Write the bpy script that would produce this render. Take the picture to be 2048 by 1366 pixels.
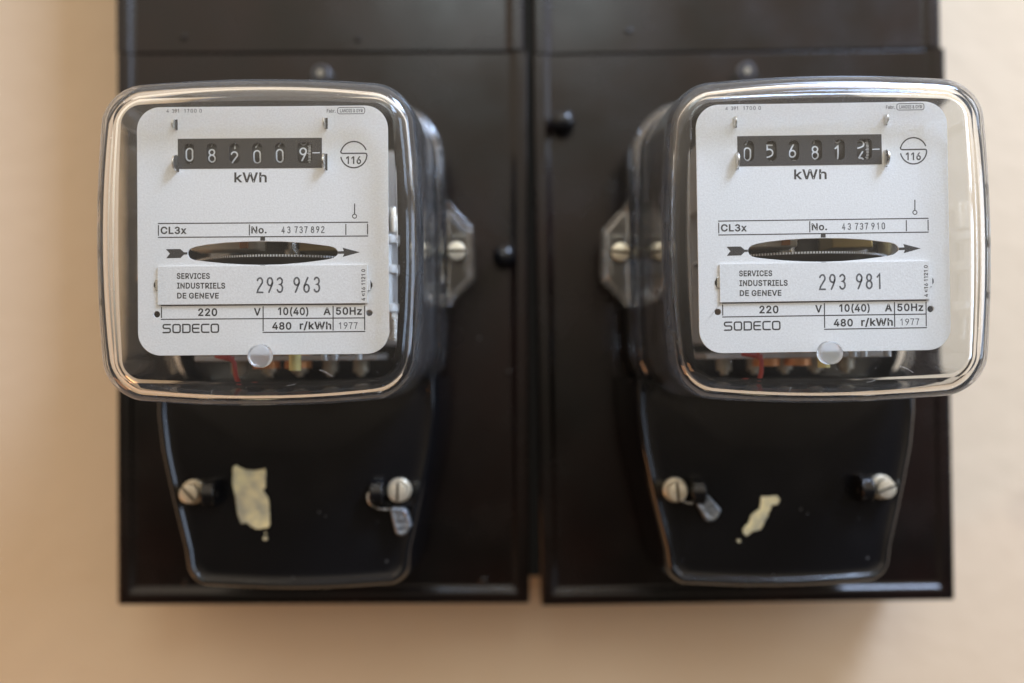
import bpy, bmesh, math, random
from mathutils import Matrix, Vector

for o in list(bpy.data.objects):
    bpy.data.objects.remove(o)
C = bpy.context.scene.collection
SC = bpy.context.scene
MM = 0.001
# Working frame: x right, y up, z out of the wall towards the viewer, in millimetres.
WALL = Matrix.Rotation(math.pi / 2, 4, 'X')          # (x, y, z) -> (x, -z, y)


def W(x, y, z):
    return WALL @ Vector((x * MM, y * MM, z * MM))


# ------------------------------------------------------------------ camera
cam_d = bpy.data.cameras.new('camera')
cam = bpy.data.objects.new('camera', cam_d)
C.objects.link(cam)
SC.camera = cam
cam_d.lens = 31.0
cam_d.sensor_width = 36.0
cam_d.clip_start = 0.01
cam_d.clip_end = 50.0
cam_rot = Matrix(((0.9999573, 0.0091923, 0.0009224, 0), (-0.0091867, 0.9999404, -0.0058995, 0),
                  (-0.0009766, 0.0058907, 0.9999822, 0), (0, 0, 0, 1)))
cam.matrix_world = Matrix.Translation(W(0, 0, 460.65)) @ WALL @ cam_rot
cam_d.dof.use_dof = True
cam_d.dof.focus_distance = 0.349
cam_d.dof.aperture_fstop = 2.35

# ------------------------------------------------------------------ world and lamps
world = bpy.data.worlds.new('World')
SC.world = world
world.use_nodes = True
wn, wl = world.node_tree.nodes, world.node_tree.links
bg = wn['Background']
tc = wn.new('ShaderNodeTexCoord')
sp = wn.new('ShaderNodeSeparateXYZ')
wl.new(tc.outputs['Generated'], sp.inputs[0])
mr = wn.new('ShaderNodeMapRange')
mr.inputs['From Min'].default_value = -0.22
mr.inputs['From Max'].default_value = 0.50
mr.interpolation_type = 'SMOOTHSTEP'
wl.new(sp.outputs['Z'], mr.inputs['Value'])
mx = wn.new('ShaderNodeMix')
mx.data_type = 'RGBA'
wl.new(mr.outputs[0], mx.inputs[0])
mx.inputs[6].default_value = (0.055, 0.045, 0.035, 1)   # dark floor side of the room
mx.inputs[7].default_value = (1.12, 0.94, 0.74, 1)     # pale ceiling side of the room
wl.new(mx.outputs[2], bg.inputs['Color'])
bg.inputs['Strength'].default_value = 1.0


def area_lamp(name, pos, aim, sx, sy, watts, col):
    d = bpy.data.lights.new(name, 'AREA')
    d.shape = 'RECTANGLE'
    d.size, d.size_y = sx, sy
    d.energy = watts
    d.color = col
    o = bpy.data.objects.new(name, d)
    C.objects.link(o)
    p = W(*pos)
    o.location = p
    o.rotation_euler = (W(*aim) - p).to_track_quat('-Z', 'Y').to_euler()
    return o


COOL = (0.42, 0.66, 1.0)
for j in (-1, 1):
    area_lamp('window_light', (1250, 330 + j * 250, 640), (60, 20, 40), 0.42, 0.42, 3.2, (0.58, 0.74, 1.0))
area_lamp('skylight', (660, 1030, 640), (60, 0, 60), 0.40, 0.40, 21.5, (0.53, 0.69, 1.0))
area_lamp('front_fill', (0, 900, 1300), (0, 0, 0), 0.5, 0.5, 3.0, (0.80, 0.95, 1.0))  # added frontal fill to balance the plates, not a known room lamp
area_lamp('floor_bounce_fill', (-1100, -700, 500), (0, -100, 0), 0.5, 0.5, 3.2, (1.0, 0.45, 0.18))  # added lamp standing in for warm bounce off the floor

SC.view_settings.view_transform = 'Standard'
SC.view_settings.look = 'None'
SC.view_settings.exposure = 0.0
SC.view_settings.gamma = 1.0
SC.cycles.max_bounces = 24
SC.cycles.transmission_bounces = 20
SC.cycles.glossy_bounces = 8
SC.cycles.diffuse_bounces = 4
SC.cycles.transparent_max_bounces = 16
SC.cycles.caustics_reflective = True
SC.cycles.caustics_refractive = True
SC.cycles.blur_glossy = 0.3
SC.cycles.sample_clamp_indirect = 12.0
SC.cycles.use_denoising = True

random.seed(7)


# ------------------------------------------------------------------ materials
def principled(name, col, rough=0.5, metal=0.0, **kw):
    m = bpy.data.materials.new(name)
    m.use_nodes = True
    b = m.node_tree.nodes['Principled BSDF']
    b.inputs['Base Color'].default_value = (*col, 1)
    b.inputs['Roughness'].default_value = rough
    b.inputs['Metallic'].default_value = metal
    for k, v in kw.items():
        b.inputs[k.replace('_', ' ')].default_value = v
    return m, m.node_tree.nodes, m.node_tree.links, b


def add_bump(m, scale, dist_mm, strength=1.0, detail=3.0, rough_var=None, col_var=None):
    """noise relief; optional wear in roughness and colour"""
    n, l = m.node_tree.nodes, m.node_tree.links
    b = n['Principled BSDF']
    t = n.new('ShaderNodeTexCoord')
    no = n.new('ShaderNodeTexNoise')
    no.inputs['Scale'].default_value = scale
    no.inputs['Detail'].default_value = detail
    l.new(t.outputs['Object'], no.inputs['Vector'])
    bu = n.new('ShaderNodeBump')
    bu.inputs['Strength'].default_value = strength
    bu.inputs['Distance'].default_value = dist_mm * MM
    l.new(no.outputs['Fac'], bu.inputs['Height'])
    l.new(bu.outputs['Normal'], b.inputs['Normal'])
    if rough_var:
        n2 = n.new('ShaderNodeTexNoise')
        n2.inputs['Scale'].default_value = rough_var[0]
        n2.inputs['Detail'].default_value = 6
        l.new(t.outputs['Object'], n2.inputs['Vector'])
        r = n.new('ShaderNodeMapRange')
        r.inputs['From Min'].default_value = 0.35
        r.inputs['From Max'].default_value = 0.7
        r.inputs['To Min'].default_value = rough_var[1]
        r.inputs['To Max'].default_value = rough_var[2]
        l.new(n2.outputs['Fac'], r.inputs['Value'])
        l.new(r.outputs[0], b.inputs['Roughness'])
    if col_var:
        n3 = n.new('ShaderNodeTexNoise')
        n3.inputs['Scale'].default_value = col_var[0]
        n3.inputs['Detail'].default_value = 5
        l.new(t.outputs['Object'], n3.inputs['Vector'])
        cr = n.new('ShaderNodeValToRGB')
        cr.color_ramp.elements[0].position = 0.35
        cr.color_ramp.elements[1].position = 0.65
        cr.color_ramp.elements[0].color = (*col_var[1], 1)
        cr.color_ramp.elements[1].color = (*col_var[2], 1)
        l.new(n3.outputs['Fac'], cr.inputs[0])
        l.new(cr.outputs[0], b.inputs['Base Color'])
    return m


def specks(m, col, scale=85, size=0.05, amount=0.5):
    """scattered grains of dust or small marks, mixed into the base colour"""
    n, l = m.node_tree.nodes, m.node_tree.links
    b = n['Principled BSDF']
    base = b.inputs['Base Color']
    mi = n.new('ShaderNodeMix')
    mi.data_type = 'RGBA'
    if base.links:
        l.new(base.links[0].from_socket, mi.inputs[6])
    else:
        mi.inputs[6].default_value = base.default_value
    mi.inputs[7].default_value = (*col, 1)
    t, v, no = n.new('ShaderNodeTexCoord'), n.new('ShaderNodeTexVoronoi'), n.new('ShaderNodeTexNoise')
    v.inputs['Scale'].default_value = scale
    no.inputs['Scale'].default_value = scale * .25
    no.inputs['Detail'].default_value = 3
    l.new(t.outputs['Object'], v.inputs['Vector'])
    l.new(t.outputs['Object'], no.inputs['Vector'])
    a, r, mu = n.new('ShaderNodeMapRange'), n.new('ShaderNodeMapRange'), n.new('ShaderNodeMath')
    l.new(v.outputs['Distance'], a.inputs['Value'])
    a.inputs['From Min'].default_value, a.inputs['From Max'].default_value = size, size * 1.6
    a.inputs['To Min'].default_value, a.inputs['To Max'].default_value = 1, 0
    l.new(no.outputs['Fac'], r.inputs['Value'])
    r.inputs['From Min'].default_value, r.inputs['From Max'].default_value = .5, .68
    r.inputs['To Max'].default_value = amount
    mu.operation = 'MULTIPLY'
    l.new(a.outputs[0], mu.inputs[0])
    l.new(r.outputs[0], mu.inputs[1])
    l.new(mu.outputs[0], mi.inputs[0])
    l.new(mi.outputs[2], base)
    return m


M = {}
m, n, l, b = principled('wall_plaster', (0.79, 0.68, 0.56), 0.9)
M['wall'] = m
add_bump(m, 60, 1.6, 0.5, 6, None, (4, (0.745, 0.59, 0.41), (0.79, 0.63, 0.45)))
specks(m, (0.50, 0.40, 0.30), 14, .14, .55)
m, n, l, b = principled('brown_bakelite', (0.020, 0.011, 0.009), 0.22)
M['panel'] = m
add_bump(m, 9, 1.5, 0.15, 4, (25, 0.16, 0.32), (14, (0.004, 0.0035, 0.0035), (0.012, 0.005, 0.004)))
specks(m, (0.16, 0.14, 0.12), 70, .04, .4)
m, n, l, b = principled('black_bakelite', (0.007, 0.007, 0.008), 0.15)
M['black'] = specks(add_bump(m, 14, 0.6, 0.12, 3, (30, 0.10, 0.24)), (0.25, 0.25, 0.25), 95, .05, .7)
m, n, l, b = principled('dark_box_paint', (0.012, 0.010, 0.009), 0.6)
M['box'] = m
m, n, l, b = principled('cover_glass', (0.985, 0.995, 0.99), 0.0)
b.inputs['Transmission Weight'].default_value = 1.0
b.inputs['IOR'].default_value = 1.50
add_bump(m, 40, 0.25, 0.10, 2)


def haze(m, lo, hi):
    """fine dust and dulling on the moulded cover: a thin scattering film, uneven, thicker where seen edge on"""
    n, l = m.node_tree.nodes, m.node_tree.links
    out = n['Material Output']
    src = out.inputs['Surface'].links[0].from_socket
    df, mi, lw = n.new('ShaderNodeBsdfDiffuse'), n.new('ShaderNodeMixShader'), n.new('ShaderNodeLayerWeight')
    df.inputs[0].default_value = (0.82, 0.84, 0.86, 1)
    tl, ms = n.new('ShaderNodeBsdfTranslucent'), n.new('ShaderNodeMixShader')
    tl.inputs[0].default_value = (0.82, 0.84, 0.86, 1)
    ms.inputs[0].default_value = 0.4
    l.new(df.outputs[0], ms.inputs[1])
    l.new(tl.outputs[0], ms.inputs[2])
    lw.inputs['Blend'].default_value = 0.3
    t, no = n.new('ShaderNodeTexCoord'), n.new('ShaderNodeTexNoise')
    no.inputs['Scale'].default_value = 55
    no.inputs['Detail'].default_value = 8
    l.new(t.outputs['Object'], no.inputs['Vector'])
    r, a, b_ = n.new('ShaderNodeMapRange'), n.new('ShaderNodeMapRange'), n.new('ShaderNodeMath')
    l.new(no.outputs['Fac'], r.inputs['Value'])
    r.inputs['From Min'].default_value, r.inputs['From Max'].default_value = 0.3, 0.7
    r.inputs['To Min'].default_value, r.inputs['To Max'].default_value = 0.55, 1.3
    l.new(lw.outputs['Facing'], a.inputs['Value'])
    a.inputs['To Min'].default_value, a.inputs['To Max'].default_value = lo, hi
    b_.operation = 'MULTIPLY'
    l.new(r.outputs[0], b_.inputs[0])
    l.new(a.outputs[0], b_.inputs[1])
    l.new(b_.outputs[0], mi.inputs[0])
    l.new(src, mi.inputs[1])
    l.new(ms.outputs[0], mi.inputs[2])
    l.new(mi.outputs[0], out.inputs['Surface'])


haze(m, 0.008, 0.06)
M['glass'] = m
m, n, l, b = principled('ear_glass', (0.985, 0.995, 0.99), 0.0)
b.inputs['Transmission Weight'].default_value = 1.0
b.inputs['IOR'].default_value = 1.50
add_bump(m, 60, 0.25, 0.2, 2)
haze(m, 0.003, 0.03)
M['clear'] = m
m = bpy.data.materials.new('front_pane')
m.use_nodes = True
n, l = m.node_tree.nodes, m.node_tree.links
n.remove(n['Principled BSDF'])
tr, gl, mi = n.new('ShaderNodeBsdfTransparent'), n.new('ShaderNodeBsdfGlossy'), n.new('ShaderNodeMixShader')
tr.inputs[0].default_value = (0.99, 0.995, 0.99, 1)
gl.inputs['Roughness'].default_value = 0.01
ge, dt, om, pw, ma = n.new('ShaderNodeNewGeometry'), n.new('ShaderNodeVectorMath'), n.new('ShaderNodeMath'), n.new('ShaderNodeMath'), n.new('ShaderNodeMath')
dt.operation, om.operation, pw.operation, ma.operation = 'DOT_PRODUCT', 'SUBTRACT', 'POWER', 'MULTIPLY_ADD'
l.new(ge.outputs['Incoming'], dt.inputs[0])
l.new(ge.outputs['Normal'], dt.inputs[1])
ab = n.new('ShaderNodeMath')
ab.operation = 'ABSOLUTE'
l.new(dt.outputs['Value'], ab.inputs[0])
om.inputs[0].default_value = 1.0
l.new(ab.outputs[0], om.inputs[1])
l.new(om.outputs[0], pw.inputs[0])
pw.inputs[1].default_value = 5.0
l.new(pw.outputs[0], ma.inputs[0])          # reflectance of one glass face, the same from both sides
ma.inputs[1].default_value = 0.965
ma.inputs[2].default_value = 0.035
l.new(ma.outputs[0], mi.inputs[0])
l.new(tr.outputs[0], mi.inputs[1])
l.new(gl.outputs[0], mi.inputs[2])
l.new(mi.outputs[0], n['Material Output'].inputs['Surface'])
haze(m, 0.004, 0.04)
M['pane'] = m
m, n, l, b = principled('frosted_boss', (0.97, 0.98, 1.0), 0.38)
b.inputs['Transmission Weight'].default_value = 0.86
b.inputs['IOR'].default_value = 1.45
M['boss'] = m
m, n, l, b = principled('nameplate_paint', (0.83, 0.82, 0.81), 0.42, 0.0)
M['plate'] = specks(add_bump(m, 1500, 0.12, 0.6, 3, None, (1300, (0.77, 0.76, 0.745), (0.85, 0.845, 0.835))), (0.45, 0.42, 0.36), 60, .02, .6)
m, n, l, b = principled('owner_label_paint', (0.81, 0.80, 0.79), 0.45)
M['label'] = add_bump(m, 1500, 0.12, 0.65, 3, None, (1300, (0.75, 0.74, 0.725), (0.83, 0.825, 0.815)))
m, n, l, b = principled('dark_print', (0.036, 0.032, 0.030), 0.5)
M['ink'] = m
m, n, l, b = principled('stamped_ink', (0.045, 0.045, 0.050), 0.5)
M['stamp'] = add_bump(m, 3000, 0.04, 0.5, 2, None, (1800, (0.03, 0.03, 0.035), (0.16, 0.16, 0.17)))
m, n, l, b = principled('drum_black', (0.018, 0.016, 0.014), 0.45)
M['drum'] = m
m, n, l, b = principled('drum_white', (0.80, 0.82, 0.85), 0.5)
M['digit'] = m
m, n, l, b = principled('bright_metal', (0.72, 0.71, 0.68), 0.28, 1.0)
M['metal'] = add_bump(m, 400, 0.05, 0.3, 3, (200, 0.2, 0.42))
m, n, l, b = principled('nickel_screw', (0.70, 0.66, 0.55), 0.38, 0.55)
M['nickel'] = add_bump(m, 500, 0.05, 0.4, 3, (300, 0.3, 0.5), (250, (0.62, 0.55, 0.41), (0.78, 0.71, 0.56)))
m, n, l, b = principled('lead_grey', (0.20, 0.22, 0.24), 0.4, 0.6)
M['lead'] = add_bump(m, 350, 1.2, 1.0, 2)
m, n, l, b = principled('slot_shade', (0.06, 0.045, 0.03), 0.8)  # dark colour standing in for shade down a screw slot
M['recess_shade'] = m
m, n, l, b = principled('dark_steel', (0.10, 0.10, 0.11), 0.35, 0.9)
M['darksteel'] = m
m, n, l, b = principled('brass', (0.62, 0.45, 0.18), 0.35, 0.9)
M['brass'] = m
m, n, l, b = principled('cream_tape', (0.78, 0.70, 0.42), 0.75)
M['tape'] = add_bump(m, 300, 0.3, 0.6, 4, None, (120, (0.42, 0.41, 0.31), (0.86, 0.78, 0.47)))
m, n, l, b = principled('cast_frame_grey', (0.42, 0.40, 0.38), 0.5, 0.3)
M['cast'] = add_bump(m, 300, 0.1, 0.5, 3)
m, n, l, b = principled('white_enamel', (0.52, 0.53, 0.54), 0.35, 0.4)
M['white'] = add_bump(m, 200, 0.15, 0.4, 3)
m, n, l, b = principled('laminated_iron', (0.42, 0.35, 0.27), 0.5, 0.1)
M['iron'] = m
m, n, l, b = principled('copper_winding', (0.60, 0.24, 0.07), 0.4, 0.3)
M['copper'] = m
m, n, l, b = principled('red_wire', (0.33, 0.04, 0.03), 0.5)
M['red'] = m
m, n, l, b = principled('yellow_sleeve', (0.72, 0.62, 0.25), 0.5)
M['yellow'] = m
m, n, l, b = principled('aluminium_disc', (0.80, 0.79, 0.76), 0.3, 0.9)
M['alu'] = m
m, n, l, b = principled('beige_ceramic', (0.85, 0.74, 0.56), 0.5)
M['beige'] = m
m, n, l, b = principled('tinned_post', (0.36, 0.32, 0.25), 0.4, 0.4)
M['post'] = m
m, n, l, b = principled('dust', (0.8, 0.8, 0.8), 0.9)
M['dust'] = m


# ------------------------------------------------------------------ mesh helpers
class MB:
    """collects faces of one mesh; z points to the viewer, units are mm"""
    def __init__(s):
        s.v, s.f = [], []

    def add(s, v, f):
        k = len(s.v)
        s.v += [tuple(p) for p in v]
        s.f += [tuple(i + k for i in q) for q in f]
        return s

    def box(s, x0, x1, y0, y1, z0, z1):
        v = [(x, y, z) for z in (z0, z1) for y in (y0, y1) for x in (x0, x1)]
        return s.add(v, [(0, 2, 3, 1), (4, 5, 7, 6), (0, 1, 5, 4), (2, 6, 7, 3), (0, 4, 6, 2), (1, 3, 7, 5)])

    def rings(s, R, cap0=True, cap1=True, closed=True):
        n = len(R[0])
        v = [p for r in R for p in r]
        f = []
        for a in range(len(R) - 1):
            for i in range(n if closed else n - 1):
                j = (i + 1) % n
                f.append((a * n + i, a * n + j, (a + 1) * n + j, (a + 1) * n + i))
        if cap0:
            f.append(tuple(reversed(range(n))))
        if cap1:
            f.append(tuple(range((len(R) - 1) * n, len(R) * n)))
        return s.add(v, f)

    def cyl(s, c, r, z0, z1, n=40, axis='z', r1=None, bev=0.0):
        r1 = r if r1 is None else r1
        prof = [(r, z0), (r1, z1)] if not bev else [(r - bev, z0), (r, z0 + bev), (r1, z1 - bev), (r1 - bev * 0.3, z1 - bev * 0.3), (r1 - bev, z1)]
        R = []
        for rr, z in prof:
            ring = []
            for i in range(n):
                a = 2 * math.pi * i / n
                u, w = rr * math.cos(a), rr * math.sin(a)
                ring.append({'z': (c[0] + u, c[1] + w, z), 'x': (z, c[0] + u, c[1] + w), 'y': (c[0] + w, z, c[1] + u)}[axis])
            R.append(ring)
        return s.rings(R)

    def revolve(s, c, prof, n=40):
        """profile of (radius, z) about the z axis through c; closed at both ends"""
        return s.rings([[(c[0] + r * math.cos(2 * math.pi * i / n), c[1] + r * math.sin(2 * math.pi * i / n), z) for i in range(n)] for r, z in prof])

    def tube(s, path, r, n=10):
        R = []
        P = [Vector(p) for p in path]
        for i, p in enumerate(P):
            t = (P[min(i + 1, len(P) - 1)] - P[max(i - 1, 0)]).normalized()
            up = Vector((0, 0, 1)) if abs(t.z) < 0.9 else Vector((0, 1, 0))
            a = t.cross(up).normalized()
            b_ = t.cross(a)
            R.append([tuple(p + a * r * math.cos(2 * math.pi * k / n) + b_ * r * math.sin(2 * math.pi * k / n)) for k in range(n)])
        return s.rings(R)

    def prism(s, poly, z0, z1):
        return s.rings([[(x, y, z0) for x, y in poly], [(x, y, z1) for x, y in poly]])


def build(name, mb, mat, parent=None, bevel=0.0, smooth=True, seg=2, angle=35):
    me = bpy.data.meshes.new(name)
    me.from_pydata([(x * MM, y * MM, z * MM) for x, y, z in mb.v], [], mb.f)
    bm = bmesh.new()
    bm.from_mesh(me)
    bmesh.ops.recalc_face_normals(bm, faces=bm.faces)
    bm.to_mesh(me)
    bm.free()
    me.materials.append(M[mat])
    o = bpy.data.objects.new(name, me)
    C.objects.link(o)
    o.parent = parent
    if smooth:
        me.shade_smooth()
        me.set_sharp_from_angle(angle=math.radians(angle))
    if bevel:
        bv = o.modifiers.new('edge', 'BEVEL')
        bv.width = bevel * MM
        bv.segments = seg
        bv.limit_method = 'ANGLE'
        bv.angle_limit = math.radians(40)
        bv.harden_normals = True
    return o


def thing(name, label, cat, x=0, y=0, rz=0.0, z=0, group=None):
    o = bpy.data.objects.new(name, None)
    o.empty_display_size = 0.02
    C.objects.link(o)
    o.matrix_world = Matrix.Translation(W(x, y, z)) @ WALL @ Matrix.Rotation(rz, 4, 'Z')
    o['label'] = label
    o['category'] = cat
    if group:
        o['group'] = group
    return o


def arc(cx, cy, rx, ry, a0, a1, n=12):
    return [(cx + rx * math.cos(math.radians(a0 + (a1 - a0) * i / n)), cy + ry * math.sin(math.radians(a0 + (a1 - a0) * i / n))) for i in range(n + 1)]


def rrect(hw, hh, r, cx=0, cy=0, k=8):
    p = []
    for sx, sy, a in ((1, 1, 0), (-1, 1, 90), (-1, -1, 180), (1, -1, 270)):
        p += arc(cx + sx * (hw - r), cy + sy * (hh - r), r, r, a, a + 90, k)
    return p


def filled(name, polys, mat, parent, z, thick=0.0, bevel=0.0):
    """flat shape with holes (even-odd nesting) through a 2D curve, z = its front face"""
    cu = bpy.data.curves.new(name, 'CURVE')
    cu.dimensions = '2D'
    cu.fill_mode = 'BOTH' if thick else 'FRONT'
    cu.extrude = thick / 2 * MM
    for poly in polys:
        s = cu.splines.new('POLY')
        s.points.add(len(poly) - 1)
        for q, (x, y) in zip(s.points, poly):
            q.co = (x * MM, y * MM, 0, 1)
        s.use_cyclic_u = True
    t = bpy.data.objects.new('t', cu)
    C.objects.link(t)
    dg = bpy.context.evaluated_depsgraph_get()
    me = bpy.data.meshes.new_from_object(t.evaluated_get(dg))
    bpy.data.objects.remove(t)
    bpy.data.curves.remove(cu)
    me.name = name
    me.transform(Matrix.Translation((0, 0, (z - thick / 2) * MM)))
    me.materials.clear()
    me.materials.append(M[mat])
    o = bpy.data.objects.new(name, me)
    C.objects.link(o)
    o.parent = parent
    if bevel:
        bm = bmesh.new()
        bm.from_mesh(me)
        bmesh.ops.remove_doubles(bm, verts=bm.verts, dist=1e-7)
        bm.to_mesh(me)
        bm.free()
        bv = o.modifiers.new('edge', 'BEVEL')
        bv.width = bevel * MM
        bv.segments = 2
        bv.limit_method = 'ANGLE'
        bv.angle_limit = math.radians(60)
    return o


def densify(p, step):
    q = [p[0]]
    for a, b_ in zip(p, p[1:]):
        k = max(1, int(math.hypot(b_[0] - a[0], b_[1] - a[1]) / step))
        q += [(a[0] + (b_[0] - a[0]) * i / k, a[1] + (b_[1] - a[1]) * i / k) for i in range(1, k + 1)]
    return q


def ribbon(mb, path, w, z, closed=False, place=None, caps=True):
    """a stroke of width w along a 2D path, with round ends; place maps (x, y, z) on to another surface"""
    P = [path[0]]
    for q in path[1:]:
        if math.hypot(q[0] - P[-1][0], q[1] - P[-1][1]) > 1e-4:
            P.append(q)
    if closed and math.hypot(P[0][0] - P[-1][0], P[0][1] - P[-1][1]) < 1e-4:
        P.pop()
    n = len(P)
    L, R_ = [], []
    for i in range(n):
        a = P[(i - 1) % n] if closed or i > 0 else None
        b_ = P[(i + 1) % n] if closed or i < n - 1 else None
        d = []
        if a is not None:
            e = (P[i][0] - a[0], P[i][1] - a[1]); h = math.hypot(*e); d.append((e[0] / h, e[1] / h))
        if b_ is not None:
            e = (b_[0] - P[i][0], b_[1] - P[i][1]); h = math.hypot(*e); d.append((e[0] / h, e[1] / h))
        if len(d) == 2:
            nx, ny = -(d[0][1] + d[1][1]), d[0][0] + d[1][0]
            h = math.hypot(nx, ny) or 1
            nx, ny = nx / h, ny / h
            k = 1 / max(0.45, nx * -d[0][1] + ny * d[0][0])
        else:
            nx, ny, k = -d[0][1], d[0][0], 1
        L.append((P[i][0] + nx * w / 2 * k, P[i][1] + ny * w / 2 * k))
        R_.append((P[i][0] - nx * w / 2 * k, P[i][1] - ny * w / 2 * k))
    pl = place or (lambda x, y, z: (x, y, z))
    v = [pl(x, y, z) for x, y in L] + [pl(x, y, z) for x, y in R_]
    f = [(i, n + i, n + (i + 1) % n, (i + 1) % n) for i in range(n if closed else n - 1)]
    mb.add(v, f)
    if not closed and caps:
        for i, s in ((0, -1), (n - 1, 1)):
            l_, r_ = L[i], R_[i]
            c = P[i]
            a0 = math.atan2(l_[1] - c[1], l_[0] - c[0])
            fan = [(c[0] + w / 2 * math.cos(a0 - s * math.pi * k / 6), c[1] + w / 2 * math.sin(a0 - s * math.pi * k / 6)) for k in range(7)]
            mb.add([pl(x, y, z) for x, y in fan], [tuple(range(7))])


# plain stroke figures in a box 1 wide and 2 high (counter drums and stamped numbers)
DIG = {
    '0': [(arc(.5, 1.45, .5, .55, 180, 0) + arc(.5, .55, .5, .55, 0, -180), True)],
    '1': [([(.12, 1.6), (.55, 2), (.55, 0)], False)],
    '2': [(arc(.5, 1.52, .48, .48, 165, -25) + [(.62, .95), (.12, .35), (.0, .0), (1, .0)], False)],
    '3': [(arc(.48, 1.52, .46, .48, 155, -60) + [(.5, 1.06)] + arc(.48, .54, .5, .54, 65, -155), False)],
    '4': [([(.75, 0), (.75, 2), (0, .55), (1.05, .55)], False)],
    '5': [([(.92, 2), (.12, 2), (.10, 1.25)] + arc(.42, .72, .55, .58, 95, -45) + [(.45, .12), (.0, .0)], False)],
    '6': [([(.72, 2), (.42, 1.5), (.08, .85)] + arc(.5, .52, .48, .52, 160, 520, 22), False)],
    '7': [([(0, 2), (1, 2), (.62, 1.1), (.4, 0)], False)],
    '8': [(arc(.5, 1.53, .42, .45, -90, 270, 20), True), (arc(.5, .54, .5, .54, 90, 450, 22), True)],
    '9': [([(.28, 0), (.58, .5), (.92, 1.15)] + arc(.5, 1.48, .48, .52, -20, 340, 22), False)],
}


def figures(mb, text, xs, y, w, h, sw, z, jitter=0.0, slope=0.0):
    for ch, x in zip(text, xs):
        for path, closed in DIG[ch]:
            P = [(x + (px - .5) * (w - sw) + random.uniform(-jitter, jitter), y + sw / 2 + py / 2 * (h - sw) + slope * x + random.uniform(-jitter, jitter)) for px, py in path]
            z += 0.003
            ribbon(mb, P, sw, z, closed)


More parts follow.
